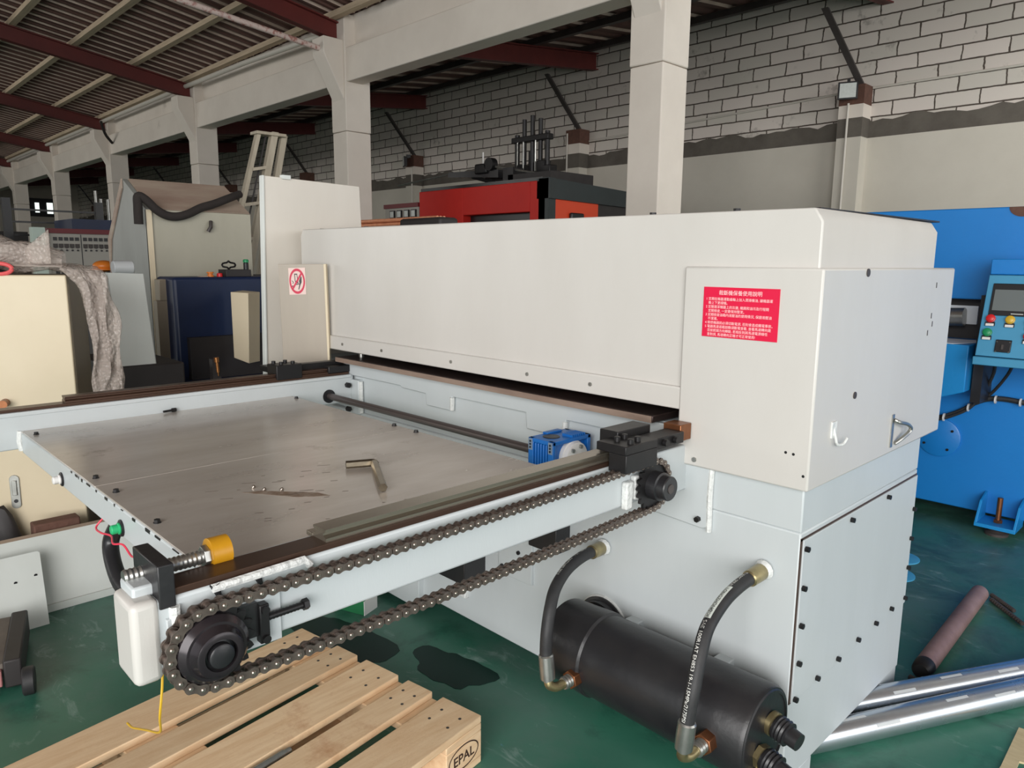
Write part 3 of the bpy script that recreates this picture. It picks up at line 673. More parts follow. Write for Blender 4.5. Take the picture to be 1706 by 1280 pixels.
for x, y in ((-2.755, 1.35), (-2.755, 1.40), (-2.71, 1.36), (-2.71, 1.41)): obj('clamp_bolt', MB().cyl((x, y, .985), (x, y, .996), .008, 12), M['blackmetal'], c)

# things under the table on the base front
obj('valve_box', MB().box(-2.03, -1.84, 1.57, 1.672, .275, .40), M['blackpaint'], PR, bevel=.004)
obj('valve_box', MB().box(-1.565, -1.445, 1.605, 1.672, .50, .62), M['blackpaint'], PR, bevel=.003)
obj('cover_plate', MB().box(-1.76, -1.60, 1.658, 1.672, .33, .52), M['greyd'], PR, bevel=.002)
for x, z in ((-1.66, .43), (-1.74, .36)): obj('plate_screw', MB().cyl((x, 1.658, z), (x, 1.652, z), .007, 10), M['blackpl'], PR)
obj('weld_tab', MB().box(-1.99, -1.93, 1.65, 1.672, .17, .20), M['weld'], PR, bevel=.004)

# oil tank
TA = (1.535, .300)
mb = MB(); mb.lathe((-1.335, *TA), (-.705, *TA), [(0, .108), (.004, .116), (.205, .122), (.225, .122), (.235, .116), (.985, .117), (1, .112)], 56)
tk = obj('oil_tank', mb, M['blackpaint'], PR, label='black oil cylinder')
obj('end_rim', MB().lathe((-.706, *TA), (-.702, *TA), [(0, .110), (1, .106), (1, .100), (.2, .100)], 48, cap=False), M['blackpaint'], tk)
pd = obj('pipe_flange', MB().lathe((-1.302, 1.672, .305), (-1.302, 1.640, .305), [(0, .088), (.4, .088), (.5, .080), (1, .078)], 40), M['blackpaint'], PR)
obj('flange_rim', MB().lathe((-1.302, 1.674, .305), (-1.302, 1.664, .305), [(0, .094), (1, .092), (1, .088), (0, .088)], 40, cap=False), M['weld'], pd)
obj('flange_bolt', MB().cyl((-1.352, 1.64, .348), (-1.352, 1.632, .348), .008, 12), M['copperbr'], pd)
for x in (-1.18, -.89):
    obj('tank_bracket', MB().box(x-.02, x+.025, 1.60, 1.672, .32, .372), M['greyd'], PR, bevel=.003)
for i, (y, z, L_) in enumerate(((1.555, .325, .075), (1.505, .265, .08))):
    pg = obj('end_plug', MB().lathe((-.703, y, z), (-.703+L_, y-.01, z-.012), [(0, .024), (.2, .024), (.22, .029), (.3, .031), (.34, .028), (.4, .031), (.46, .028), (.52, .031), (.58, .028), (.64, .030), (.66, .022), (1, .021)], 24), M['blackpaint'], tk)
    obj('plug_ring', MB().lathe((-.704, y, z), (-.690, y-.002, z-.002), [(0, .030), (.9, .030), (1, .027)], 6 if i else 24), M['brass'], tk)
obj('plug_core', MB().cyl((-.624, 1.495, .253), (-.617, 1.494, .252), .012, 14), M['copb'], tk)
obj('end_plug', MB().lathe((-.703, 1.495, .215), (-.69, 1.495, .215), [(0, .022), (1, .02)], 6), M['brass'], tk)

# hydraulic hoses
def frames(P):
    out = []; t0 = (P[1]-P[0]).normalized(); a = t0.orthogonal().normalized(); s = 0
    for i, q in enumerate(P):
        t = (P[min(i+1, len(P)-1)]-P[max(i-1, 0)]).normalized(); a = (a-t*a.dot(t)).normalized()
        if i: s += (q-P[i-1]).length
        out.append((s, q, t, a.copy(), t.cross(a)))
    return out
def wrap_text(mb, FR, r, body, size, s0, side, maxw=None, bold=.0):
    # letters laid along the hose, upright direction towards 'side', facing the front
    bm = text_bm(body, size, 'LEFT', 0, bold)
    bmesh.ops.subdivide_edges(bm, edges=[e for e in bm.edges if e.calc_length() > size*.25], cuts=2)
    mp = {}
    for w in bm.verts:
        s = s0+w.co.x
        i = max(k for k in range(len(FR)) if FR[k][0] <= max(s, 0)); j = min(i+1, len(FR)-1)
        t = 0 if j == i else (s-FR[i][0])/(FR[j][0]-FR[i][0]); t = max(0, min(1, t))
        q = FR[i][1].lerp(FR[j][1], t); tg = FR[i][2].lerp(FR[j][2], t).normalized()
        upv = side-tg*side.dot(tg); upv.normalize(); nr = tg.cross(upv)
        camd = Vector((0, 0, 1.4))-q
        if nr.dot(camd) < 0: nr = -nr
        ph = (w.co.y-size*.36)/r
        mp[w] = mb.bm.verts.new(q+(nr*cos(ph)+upv*sin(ph))*(r+.0006))
    for f in bm.faces: mb._f([mp[v] for v in f.verts])
    bm.free()
def hose(ctrl, elbow, port, ferr0, texts, labelseg=None):
    P = [Vector(p) for p in cr(ctrl, 8)]; r = .0165
    h = obj('hydraulic_hose', MB().tube(P, r, 16), M['rubber'], PR)
    FR = frames(P)
    obj('hose_ferrule', MB().lathe(P[0]-(P[1]-P[0]).normalized()*.035, P[0]+(P[1]-P[0]).normalized()*.03, [(0, .012), (.12, .012), (.13, .019), (.2, .021), (.95, .0205), (1, .018)], 20), M['brass'], h)
    d = (P[-1]-P[-2]).normalized()
    obj('hose_ferrule', MB().lathe(P[-1]-d*.03, P[-1]+d*.045, [(0, .0175), (.05, .0205), (.55, .021), (.9, .020), (.92, .013), (1, .013)], 20), M['zinc'], h)
    e = [P[-1]+d*.04]+[Vector(p) for p in elbow]
    obj('elbow_fitting', MB().tube(cr(e, 5), .0125, 14), M['brass'], h)
    a, b = Vector(elbow[-1]), Vector(port)
    obj('union_nut', MB().lathe(a, a.lerp(b, .45), [(0, .0155), (.2, .018), (.4, .0155), (.6, .018), (.8, .0155), (1, .018)], 18), M['zinc'], h)
    obj('port_nut', MB().hexn(a.lerp(b, .45), b, .026), M['copperbr'], h, bevel=.002)
    obj('hose_end_weld', MB().lathe(P[0]-(P[1]-P[0]).normalized()*.036, P[0]-(P[1]-P[0]).normalized()*.02, [(0, .026), (1, .018)], 12), M['weld'], h)
    for s, size, s0 in texts:
        mb = MB(); wrap_text(mb, FR, r, s, size, s0, Vector((1, 0, .25)).normalized()); obj('hose_lettering', mb, M['white'], h, recalc=False)
    if labelseg:
        s0, s1 = labelseg; mb = MB(); rows = []
        n = 14
        for k in range(n+1):
            s = s0+(s1-s0)*k/n; i = max(q for q in range(len(FR)) if FR[q][0] <= s); j = min(i+1, len(FR)-1)
            t = (s-FR[i][0])/(FR[j][0]-FR[i][0]+1e-9); q = FR[i][1].lerp(FR[j][1], t); tg = FR[i][2].lerp(FR[j][2], t).normalized()
            sd = Vector((1, 0, .25)); upv = (sd-tg*sd.dot(tg)).normalized(); nr = tg.cross(upv)
            if nr.dot(Vector((0, 0, 1.4))-q) < 0: nr = -nr
            rows.append([q+(nr*cos(ph)+upv*sin(ph))*(r+.0004) for ph in (-.5, -.25, 0, .25, .5)])
        obj('hose_label', mb.grid(rows), M['label'], h)
        mb = MB(); wrap_text(mb, FR, r+.0004, 'LONGZHONG', .0135, s0+.01, Vector((1, 0, .25)).normalized()); wrap_text(mb, FR, r+.0004, 'HYDRAULIC', .011, s0+.085, Vector((1, 0, .25)).normalized())
        obj('label_lettering', mb, M['blackpl'], h, recalc=False)
hose([(-1.301, 1.625, .556), (-1.292, 1.55, .560), (-1.278, 1.47, .551), (-1.258, 1.40, .525), (-1.240, 1.36, .487), (-1.228, 1.335, .432), (-1.226, 1.33, .375), (-1.222, 1.33, .340)],
     [(-1.212, 1.332, .285), (-1.206, 1.352, .274), (-1.203, 1.376, .274)], (-1.201, 1.428, .276), 0, [('15MPa  19-1-  GB/T3683-2011', .0125, .05)])
hose([(-.800, 1.625, .642), (-.805, 1.56, .635), (-.803, 1.48, .620), (-.795, 1.40, .588), (-.785, 1.355, .541), (-.777, 1.322, .478), (-.780, 1.312, .415), (-.783, 1.310, .372)],
     [(-.790, 1.312, .312), (-.786, 1.335, .302), (-.786, 1.360, .302)], (-.789, 1.423, .300), 0, [('© WMC SPIRAL', .0115, .03), ('SAE 100R1AT EN853 19-1-15MPa/2175PSI', .0125, .228)], (.108, .222))
# wires on the table front
obj('signal_wire', MB().tube(cr([(-1.85, .47, .80), (-1.855, .45, .775), (-1.80, .445, .778), (-1.74, .45, .786), (-1.69, .44, .785), (-1.655, .45, .79), (-1.60, .45, .78), (-1.45, .42, .84), (-1.2, .38, .90)], 6), .0022, 6), M['pinkw'], PR, label='thin pink red wire')
obj('cable_sleeve', MB().tube(cr([(-2.02, .60, .80), (-2.08, .56, .70), (-2.10, .54, .63), (-2.0, .53, .565), (-1.90, .55, .545), (-1.75, .62, .53), (-1.5, .8, .6), (-1.3, .9, .80)], 6), .021, 12), M['blackpaint'], PR, label='thick black cable sleeve')
obj('earth_wire', MB().tube(cr([(-1.10, .34, .80), (-1.095, .335, .76), (-1.10, .33, .71), (-1.155, .345, .650), (-1.25, .355, .60), (-1.31, .36, .57), (-1.36, .36, .548), (-1.39, .36, .542)], 6), .002, 6), M['yelw'], PR, label='thin yellow wire')

# ------------------------------------------------------------------ pallet and things on the floor in front
PO = Vector((-1.396, 1.253, 0)); PE = Vector((-.9888, -.1490, 0)); PB = Vector((.1490, -.9888, 0)); ZU = Vector((0, 0, 1))
pt = empty('euro_pallet', (-1.7, .6, 0), 'new pine pallet lying under the chain in front of the press', 'pallet')
def pb(name, a0, a1, b0, b1, z0, z1, m=None): # a along the short edge, b along the boards
    return obj(name, MB().obox(PO+PE*a0+PB*b0+ZU*z0, PE*(a1-a0), PB*(b1-b0), ZU*(z1-z0)), m or M['wood'], pt, bevel=.0025)
for a0, a1 in ((0, .145), (.187, .287), (.329, .474), (.516, .616), (.658, .803)): pb('deck_board', a0, a1, 0, 1.2, .122, .144)
for b0 in (0, .5275, 1.055): pb('cross_board', 0, .803, b0, b0+.145, .100, .122)
for a0, w in ((0, .1), (.329, .145), (.703, .1)):
    for b0 in (0, .5275, 1.055): pb('block', a0, a0+w, b0+.0, b0+.145, .022, .100)
for a0, w in ((0, .1), (.329, .145), (.703, .1)): pb('bottom_board', a0, a0+w, 0, 1.2, 0, .022)
nl = MB()
for a0, a1 in ((0, .145), (.187, .287), (.329, .474), (.516, .616), (.658, .803)):
    for fa in (.25, .72):
        for b in (.05, .10):
            q = PO+PE*(a0+(a1-a0)*fa)+PB*b; nl = MB(); nl.cyl(q+ZU*.1438, q+ZU*.1446, .0045, 10); obj('nail_head', nl, M['strut'], pt)
mb = MB()                                   # oval stamp on the end face of the corner block
o = PO-PB*.0006+PE*.052+ZU*.062
def oval(mb, rx, rz, w):
    n = 40; A = [o-PE*(rx*cos(2*pi*k/n))+ZU*(rz*sin(2*pi*k/n)) for k in range(n)]; B = [o-PE*((rx-w)*cos(2*pi*k/n))+ZU*((rz-w)*sin(2*pi*k/n)) for k in range(n)]
    va = [mb.bm.verts.new(q) for q in A]; vb = [mb.bm.verts.new(q) for q in B]
    for k in range(n): mb._f([va[k], va[(k+1) % n], vb[(k+1) % n], vb[k]])
oe = PE
# the stamp sits on the long side of the block, facing the right of the hall
o = PO-PE*.0006+PB*.075+ZU*.061
PE_, PB_ = PE, PB
def oval2(mb, rx, rz, w):
    n = 44; va = [mb.bm.verts.new(o+PB*(-rx*cos(2*pi*k/n))+ZU*(rz*sin(2*pi*k/n))) for k in range(n)]
    vb = [mb.bm.verts.new(o+PB*(-(rx-w)*cos(2*pi*k/n))+ZU*((rz-w)*sin(2*pi*k/n))) for k in range(n)]
    for k in range(n): mb._f([va[k], va[(k+1) % n], vb[(k+1) % n], vb[k]])
oval2(mb, .062, .036, .004)
M['burn'] = mat('burnt in stamp', (62, 40, 30), None, rough=.8)
text_on(mb, 'EPAL', .040, o-ZU*.0145, -PB, ZU, 'CENTER', bold=.0008)
obj('stamp', mb, M['burn'], pt, label='burnt oval EPAL stamp', recalc=False)
q = PO+PE*.308
t = empty('screwdriver', q+PB*.9+ZU*.122, 'metal shafted screwdriver lying in the gap between two pallet boards', 'screwdriver')
mb = MB(); mb.lathe(q+PB*.41+ZU*.134, q+PB*.76+ZU*.134, [(0, .008), (.02, .009), (.05, .009), (.06, .0115), (1, .0115)], 14); obj('shaft', mb, M['zinc'], t)
mb = MB(); mb.lathe(q+PB*.76+ZU*.137, q+PB*.90+ZU*.137, [(0, .011), (.1, .0145), (.9, .015), (1, .010)], 14); obj('handle', mb, M['blackpaint'], t)

def blob(name, c, rx, ry, seed, m, z=.0008):
    r = random.Random(seed); n = 40; ph = [r.uniform(0, 6.28) for _ in range(5)]; mb = MB(); P = []
    for k in range(n):
        a = 2*pi*k/n; f = 1+.16*sin(2*a+ph[0])+.12*sin(3*a+ph[1])+.08*sin(5*a+ph[2])+.05*sin(9*a+ph[3])
        P.append((c[0]+rx*f*cos(a), c[1]+ry*f*sin(a), .0004))
    mb.prism(P, (0, 0, z)); return obj(name, mb, m, FLOOR)
FLOOR = bpy.data.objects['floor']; WL[FLOOR] = FLOOR.location.copy()
blob('oil_stain', (-1.83, 1.50), .15, .10, 1, M['oil'])
blob('oil_stain', (-1.00, 1.20), .30, .17, 12, M['oil'], .0010)
blob('oil_stain', (-1.20, .86), .16, .12, 8, M['oil'], .0006)
blob('oil_stain', (-2.28, 1.32), .26, .13, 14, M['oil'], .0006)

# hex key and loose screws on the table
t = empty('hex_key', (-1.55, .98, .8605), 'bent steel hex key lying on the table plate', 'hex key')
obj('key', MB().tube(cr([(-1.628, .985, .8712), (-1.606, 1.032, .8712), (-1.600, 1.046, .8712), (-1.588, 1.048, .8712), (-1.575, 1.040, .8712), (-1.40, .945, .8712)], 5), .0105, 6), M['hexs'], t)
M['tinysteel'] = M['zinc']
for i, (x, y, lab) in enumerate(((-1.572, .775, 'tiny steel screw on the table plate, closest to the hex key tip'), (-1.60, .745, 'tiny steel screw on the table plate, middle of the three by the smear'), (-1.635, .735, 'tiny steel screw on the table plate, furthest left of the three by the smear'))):
    obj('loose_screw', MB().lathe((x, y, .8606), (x+.004, y+.002, .8666), [(0, .005), (.5, .005), (1, .003)], 10), M['pin'], label=lab, cat='screw', group='loose screws on the table')
t = obj('loose_bolt', MB().lathe((-2.655, .885, .868), (-2.665, .93, .868), [(0, .004), (.7, .004), (.71, .0075), (1, .007)], 10), M['blackmetal'], label='small black bolt lying on the table plate against the far beam', cat='bolt')

# leaning sheets and cabinet at the left
def quad_sheet(name, a, b, c, d, th, m, label, cat, bevel=.002, **k):
    a, b, c, d = map(Vector, (a, b, c, d)); n = (b-a).cross(d-a).normalized()*th
    mb = MB(); mb.prism([a, b, c, d], n); return obj(name, mb, m, bevel=bevel, label=label, cat=cat, **k)
t = empty('sheet_panel', (-3.3, .75, 0), 'long low grey sheet panel leaning on its edge against the beige cabinet', 'panel')
def sp(y, h): return Vector((-3.24-.115*h/.285, y, h))
obj('sheet', MB().prism([sp(.05, 0), sp(1.45, 0), sp(1.45, .285), sp(.05, .285)], (-.004, 0, -.002)), M['panelw'], t)
obj('bottom_flange', MB().prism([sp(.05, .001)+Vector((.003, 0, 0)), sp(1.45, .001)+Vector((.003, 0, 0)), sp(1.45, .03)+Vector((.012, 0, 0)), sp(.05, .03)+Vector((.012, 0, 0))], (-.008, 0, 0)), M['panelw'], t)
obj('top_fold', MB().prism([sp(.05, .285), sp(1.45, .285), sp(1.45, .285)+Vector((-.03, 0, .004)), sp(.05, .285)+Vector((-.03, 0, .004))], (0, 0, -.003)), M['dusty'], t)
t = empty('sheet_panel', (-3.2, .45, 0), 'small pale sheet with two holes leaning on the longer grey panel', 'panel')
def s2_(y, h): return Vector((-3.135-.125*h/.255, y, h))
obj('sheet', MB().prism([s2_(.28, 0), s2_(.572, 0), s2_(.585, .250), s2_(.578, .257), s2_(.28, .257)], (-.004, 0, -.002)), M['panelw'], t)
for y, h in ((.558, .175), (.49, .165)): obj('hole', MB().cyl(s2_(y, h)+Vector((.001, 0, 0)), s2_(y, h)+Vector((-.001, 0, 0)), .006, 12), M['blackpl'], t)

C0 = Vector((-3.52, .828, 0)); CU = Vector((.375, .927, 0)); CW = Vector((-.927, .375, 0))
t = empty('electrical_cabinet', C0-CU*.4+CW*.2, 'tall beige steel cabinet behind the far table beam, bubble wrap on top', 'cabinet')
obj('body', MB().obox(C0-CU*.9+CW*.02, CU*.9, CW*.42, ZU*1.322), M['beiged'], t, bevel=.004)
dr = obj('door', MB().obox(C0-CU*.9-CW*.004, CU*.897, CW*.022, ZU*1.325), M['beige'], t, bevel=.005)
hp_ = C0-CU*.245-CW*.004
def cabface(a, z, d=0): return C0-CU*a-CW*(.004+d)+ZU*z
mb = MB()
for k in range(2): pass
mb.prism([cabface(.26+.018*cos(q), .415+.055*(1 if sin(q) >= 0 else -1)+.018*sin(q)) for q in [2*pi*i/24 for i in range(24)]], -CW*.006); hl = obj('lock_plate', mb, M['zinc'], dr, bevel=.001)
obj('lock_lever', MB().obox(cabface(.27, .40, .006), CU*.018, -CW*.006, ZU*.065), M['zinc'], hl, bevel=.002)
obj('key_hole', MB().cyl(cabface(.26, .375, .006), cabface(.26, .375, .008), .008, 12), M['blackpl'], hl)
obj('knob', MB().cyl(cabface(.262, .80, 0), cabface(.262, .80, .05), .017, 16), M['copperbr'], dr)
# floor clutter by the cabinet
obj('rag_heap', MB().grid([[(-3.585+.105*u-.09*(1-v), .42+.20*v, 0.005+.345*sin(pi*min(1, max(0, u*.9+.05)))*sin(pi*min(1, max(0, v*.9+.05)))+.03*sin(9*u+7*v)) for v in [j/9 for j in range(10)]] for u in [i/9 for i in range(10)]]), M['dark'], label='dark dirty rags heaped on the floor against the beige cabinet', cat='rags', solid=.01)
t = obj('brick', MB().box(-3.475, -3.405, .60, .77, .0, .315), M['brickred'], label='reddish brown block standing between the long sheet and the beige cabinet', cat='brick', bevel=.006)
# dolly in the left foreground
t = empty('machine_dolly', (-2.85, .3, 0), 'dirty low dolly with a dark rail at the left edge', 'dolly')
da, db = Vector((-3.06, .494, 0)), Vector((-2.70, .405, 0)); dd = (db-da); dn = Vector((-dd.y, dd.x, 0)).normalized()*-1
if dn.y > 0: dn = -dn
obj('deck', MB().obox(da+ZU*.07+dn*.05, dd, dn*.40, ZU*.03), M['jack'], t, bevel=.004)
obj('side_rail', MB().obox(da+ZU*.02, dd*1.05, dn*.05, ZU*.095), M['dark'], t, bevel=.006)
obj('front_board', MB().obox(db+ZU*.03+dn*.055, dd*.06, dn*.38, ZU*.055), M['pinkd'], t, bevel=.004)
obj('wheel', MB().lathe(db+dd.normalized()*.045-dn*.035+ZU*.045, db+dd.normalized()*.045+dn*.0+ZU*.045, [(0, .04), (.1, .045), (.9, .045), (1, .04)], 24), M['rubber'], t)
obj('axle_bolt', MB().hexn(db+dd.normalized()*.02-dn*.002+ZU*.07, db+dd.normalized()*.02-dn*.016+ZU*.07, .011), M['zinc'], t)
for f in (.1, .8): obj('wheel', MB().lathe(da+dd*f+dn*.43+ZU*.035, da+dd*f+dn*.46+ZU*.035, [(0, .03), (.1, .035), (.9, .035), (1, .03)], 20), M['rubber'], t)
# bubble wrap over the cabinet
def bub(t): return t
cl = cr([(-3.78, .34, 1.37), (-3.66, .62, 1.365), (-3.55, .80, 1.365), (-3.50, .875, 1.345), (-3.48, .915, 1.28), (-3.47, .935, 1.18), (-3.47, .942, 1.05), (-3.47, .940, .92), (-3.47, .935, .80), (-3.47, .94, .62), (-3.47, .95, .45)], 5)
rows = []; rr = random.Random(5)
for i, p in enumerate(cl):
    row = []
    for j in range(11):
        v = j/10-.5
        nx = Vector((-.9, .36, 0)).lerp(Vector((.05, 1, 0)), min(1, max(0, (i-8)/10))); wv = .26 if i < 10 else max(.115, .26-.015*(i-10))
        q = p+nx*(v*wv+(.10 if i < 10 else max(0, .10-.02*(i-10))))+Vector((.007*sin(i*.8+j*1.1), .006*cos(i*.6+j*.9), .006*sin(j*1.3+i*.5)))+Vector((.009*sin(j*1.3+i*.22)+.006*sin(j*3.1-i*.4), 0, 0))
        row.append(q)
    rows.append(row)
bw = obj('bubble_wrap', MB().grid(rows), M['bubble'], label='clear bubble wrap draped over the cabinet and down its side', cat='bubble wrap', solid=.006, ang=80)
mb = MB(); rows = []
for i in range(15):
    u = i/14; row = []
    for j in range(17):
        a = 2*pi*j/16; r = (.035+.03*u if u < .55 else .052+.0*u)*(1+.22*sin(3*a+i*.8))*(1.6-.9*u)
        c = C0-CU*(.42-.40*u)+CW*.10+ZU*(1.325+.075*(1.6-.9*u))
        row.append(c+CW*(cos(a)*r*1.5)+ZU*(sin(a)*r*1.15))
    rows.append(row)
obj('rolled_film', MB().grid(rows), M['bubble'], bw, ang=80)
flap = MB().grid([[C0-CU*(.05+.10*v)-CW*.01+CW*.05*v+ZU*(1.37+.14*u*(1-.55*v)) for v in [j/6 for j in range(7)]] for u in [i/6 for i in range(7)]])
obj('standing_flap', flap, M['bubble'], bw, solid=.004, ang=80)
obj('strap_roll', MB().tube([C0-CU*.24+CW*.0+CU*(.048*cos(a))+ZU*(1.350+.022*sin(a)) for a in [2*pi*k/20 for k in range(21)]], .0085, 8), M['pinkc'], label='pinkish red rolled strap on the beige cabinet under the bubble wrap', cat='strap')

# ------------------------------------------------------------------ old navy press in the left background
t = empty('old_press', (-5.0, 2.0, 0), 'old navy blue press with a dusty beige hood, behind the feed table', 'machine')
obj('navy_front', MB().box(-5.3, -4.6, 1.64, 2.6, .0, 1.285), M['navy'], t, bevel=.02)
obj('bed', MB().box(-4.62, -3.95, 1.45, 2.5, 0, .66), M['navy'], t, bevel=.01)
obj('dark_plinth', MB().box(-4.62, -3.95, 1.10, 1.44, 0, .86), M['dark'], t, bevel=.01)
obj('bed_slot', MB().box(-4.61, -4.55, 1.70, 2.5, .66, .92), M['dark'], t)
# side body (grey) and hood with sloped dusty lid
lf = [(-4.86, 1.60, .2), (-4.86, 1.625, 1.25), (-4.86, 1.60, 1.692), (-5.25, 1.612, 1.90), (-5.62, 1.62, 1.52), (-5.62, 1.62, .2)]
obj('side_panel', MB().prism([(x, 1.60, z) for x, y, z in lf], (0, .03, 0)), M['galv'], t, bevel=.003)
hd_ = obj('hood', MB().prism([(-4.87, 1.63, 1.25), (-4.87, 1.63, 1.692), (-5.25, 1.63, 1.895), (-5.62, 1.63, 1.52), (-5.62, 1.63, 1.25)], (0, .64, 0)), M['dusty2'], t, bevel=.003)
obj('dusty_lid', MB().prism([(-4.868, 1.632, 1.694), (-5.25, 1.632, 1.898), (-5.25, 2.262, 1.898), (-4.868, 2.262, 1.694)], (.004, 0, .005)), M['dusty'], hd_)
obj('edge_trim', MB().box(-4.875, -4.855, 1.60, 1.632, .2, 1.69), M['beige'], t)
obj('brown_edge', MB().prism([(-5.25, 1.598, 1.90), (-5.62, 1.598, 1.52), (-5.62, 1.598, 1.28), (-5.55, 1.598, 1.52), (-5.25, 1.598, 1.84)], (0, -.008, 0)), M['dusty'], t)
obj('latch_hook', MB().tube([(-4.86, 1.995, 1.635), (-4.84, 1.985, 1.60), (-4.85, 1.97, 1.57)], .012, 8), M['strut'], t)
obj('hinge_block', MB().box(-4.80, -4.72, 1.60, 1.68, 1.14, 1.27), M['beiged'], t, bevel=.004)
obj('upright_bracket', MB().box(-4.78, -4.72, 1.58, 1.655, .78, 1.14), M['beiged'], t)
pn = obj('side_box', MB().prism([(-4.30, 1.845, .80), (-4.22, 1.90, .80), (-4.22, 1.90, 1.20), (-4.30, 1.845, 1.20)], (0, .001, 0)) if False else MB().hexa([(-4.27, 1.845, .815), (-4.20, 1.905, .782), (-4.30, 2.02, .775), (-4.45, 2.0, .80), (-4.27, 1.845, 1.205), (-4.20, 1.92, 1.20), (-4.30, 2.04, 1.20), (-4.45, 2.0, 1.205)]), M['beige'], t, bevel=.003)
obj('grease_nozzle', MB().lathe((-3.93, 1.60, .872), (-3.93, 1.607, .770), [(0, .013), (.25, .013), (.27, .008), (.8, .008), (.81, .005), (1, .003)], 14), M['copb'], t)
obj('nozzle_arm', MB().box(-3.99, -3.95, 1.585, 1.63, .60, .86), M['dark'], t)
# foam sleeve draped on the hood
obj('foam_sleeve', MB().tube(cr([(-4.84, 1.548, 1.60), (-4.84, 1.550, 1.70), (-4.84, 1.556, 1.765), (-4.835, 1.598, 1.745), (-4.83, 1.65, 1.692), (-4.83, 1.708, 1.660), (-4.83, 1.773, 1.655), (-4.83, 1.844, 1.675), (-4.85, 1.933, 1.718), (-4.87, 2.031, 1.750), (-4.90, 2.133, 1.79), (-4.98, 2.25, 1.83)], 6), .026, 12), M['foam'], label='black foam pipe sleeve draped over the old beige hood', cat='pipe sleeve')
# bits on the navy top
obj('work_lamp', MB().sphere((-4.66, 2.018, 1.365), .022).sphere((-4.66, 1.985, 1.362), .018).cyl((-4.66, 2.0, 1.285), (-4.66, 2.0, 1.35), .006, 8), M['blackpl'], label='small black gauge standing on the dark box on the navy press', cat='gauge') if False else None
bx = obj('tool_box', MB().box(-4.74, -4.62, 1.975, 2.14, 1.285, 1.330), M['dark'], label='flat dark box on the navy press', cat='box', bevel=.003)
obj('wire_coil', MB().tube([(-4.68+.02*cos(a*3), 2.02+.035*cos(a), 1.358+.022*sin(a)+.003*sin(a*5)) for a in [2*pi*k/40*2 for k in range(41)]], .006, 6), M['blackpl'], label='small tangle of black wire on the flat dark box', cat='wire')
t2 = empty('spray_can', (-4.66, 2.135, 1.33), 'small green topped can on the flat dark box', 'can')
obj('can', MB().lathe((-4.66, 2.125, 1.33), (-4.66, 2.125, 1.375), [(0, .016), (.9, .016), (1, .012)], 14), M['blackpl'], t2)
obj('lid', MB().lathe((-4.66, 2.125, 1.375), (-4.66, 2.125, 1.395), [(0, .018), (.7, .018), (1, .012)], 14), M['greenp'], t2)
obj('orange_spool', MB().lathe((-4.66, 1.89, 1.285), (-4.66, 1.89, 1.315), [(0, .022), (.3, .022), (.32, .015), (.7, .015), (.72, .022), (1, .02)], 16), M['orangep'], label='small orange spool on the navy press', cat='spool')
obj('red_cap', MB().lathe((-4.66, 1.95, 1.285), (-4.66, 1.95, 1.308), [(0, .018), (.8, .018), (1, .012)], 14), M['red'], label='small red cap on the navy press beside the orange spool', cat='cap')
obj('paper_scrap', MB().box(-4.68, -4.64, 1.82, 1.87, 1.285, 1.290), M['dusty'], label='dull scrap lying on the navy press left of the orange spool', cat='scrap')
# pale sheet standing on the bed
t = empty('cover_sheet', (-4.1, 1.2, .86), 'pale folded sheet standing upright left of the navy press', 'panel')
wp = [(-3.98, 1.14, .86), (-3.98, 1.305, .86), (-4.04, 1.295, 1.318), (-4.04, 1.125, 1.325)]
obj('sheet', MB().prism(wp, (-.004, 0, 0)), M['panelw'], t)
obj('fold', MB().prism([wp[0], wp[3], (-4.06, 1.105, 1.325), (-4.0, 1.118, .86)], (0, .004, 0)), M['panelw'], t)
obj('fold', MB().prism([wp[1], wp[2], (-4.10, 1.305, 1.318), (-4.04, 1.318, .86)], (0, .004, 0)), M['galv'], t)
obj('tape_roll', MB().lathe((-4.06, 1.16, 1.35), (-4.06, 1.255, 1.35), [(0, .03), (.05, .034), (.95, .034), (1, .03)], 18), M['tape'], label='clear plastic wrapped roll on top of the pale folded sheet', cat='roll')
# helmet like yellow cover beside the old press
obj('hard_hat', MB().sphere((-5.9, 1.63, 1.337), .075, (1, 1.0, .55), 16).lathe((-5.9, 1.63, 1.31), (-5.9, 1.63, 1.318), [(0, .088), (1, .086)], 20), M['orangep'], label='yellow orange dome shaped cap left of the old press', cat='cap')
obj('stool', MB().box(-6.0, -5.8, 1.5, 1.78, 0, 1.292), M['dark'], label='dark stand under the yellow orange cap', cat='stand', bevel=.01)

# ladder
t = empty('step_ladder', (-5.6, 2.65, 0), 'grey timber step ladder leaning behind the old press', 'ladder')
LA, LB, LC = (Vector((-6.20, 2.975, 2.44)), Vector((-6.20, 3.125, 2.475)), Vector((-6.22, 3.225, 2.46)))
D1, D2, D3 = Vector((.10, -.75, -2.44)), Vector((.10, -.66, -2.475)), Vector((-.15, -.50, -2.46))
def rail(name, a, d, w, th): return obj(name, MB().obox(a-Vector((0, w/2, 0)), Vector((0, w, 0)), Vector((th, 0, 0)), d), M['ladder'], t, bevel=.003)
rail('side_rail', LA, D1, .035, .06); rail('side_rail', LB, D2, .06, .06); rail('back_leg', LC, D3, .055, .05)
for k in range(1, 8):
    f = k/8.2; a, b = LA+D1*f, LB+D2*f; obj('rung', MB().obox(a+Vector((0, .01, -.012)), b-a-Vector((0, .02, 0)), Vector((.065, 0, 0)), Vector((0, 0, .026))), M['ladder'], t)
obj('inner_bar', MB().obox(LA.lerp(LB, .55), Vector((0, .012, 0)), Vector((.01, 0, 0)), D1.lerp(D2, .5)*.95), M['dark'], t)
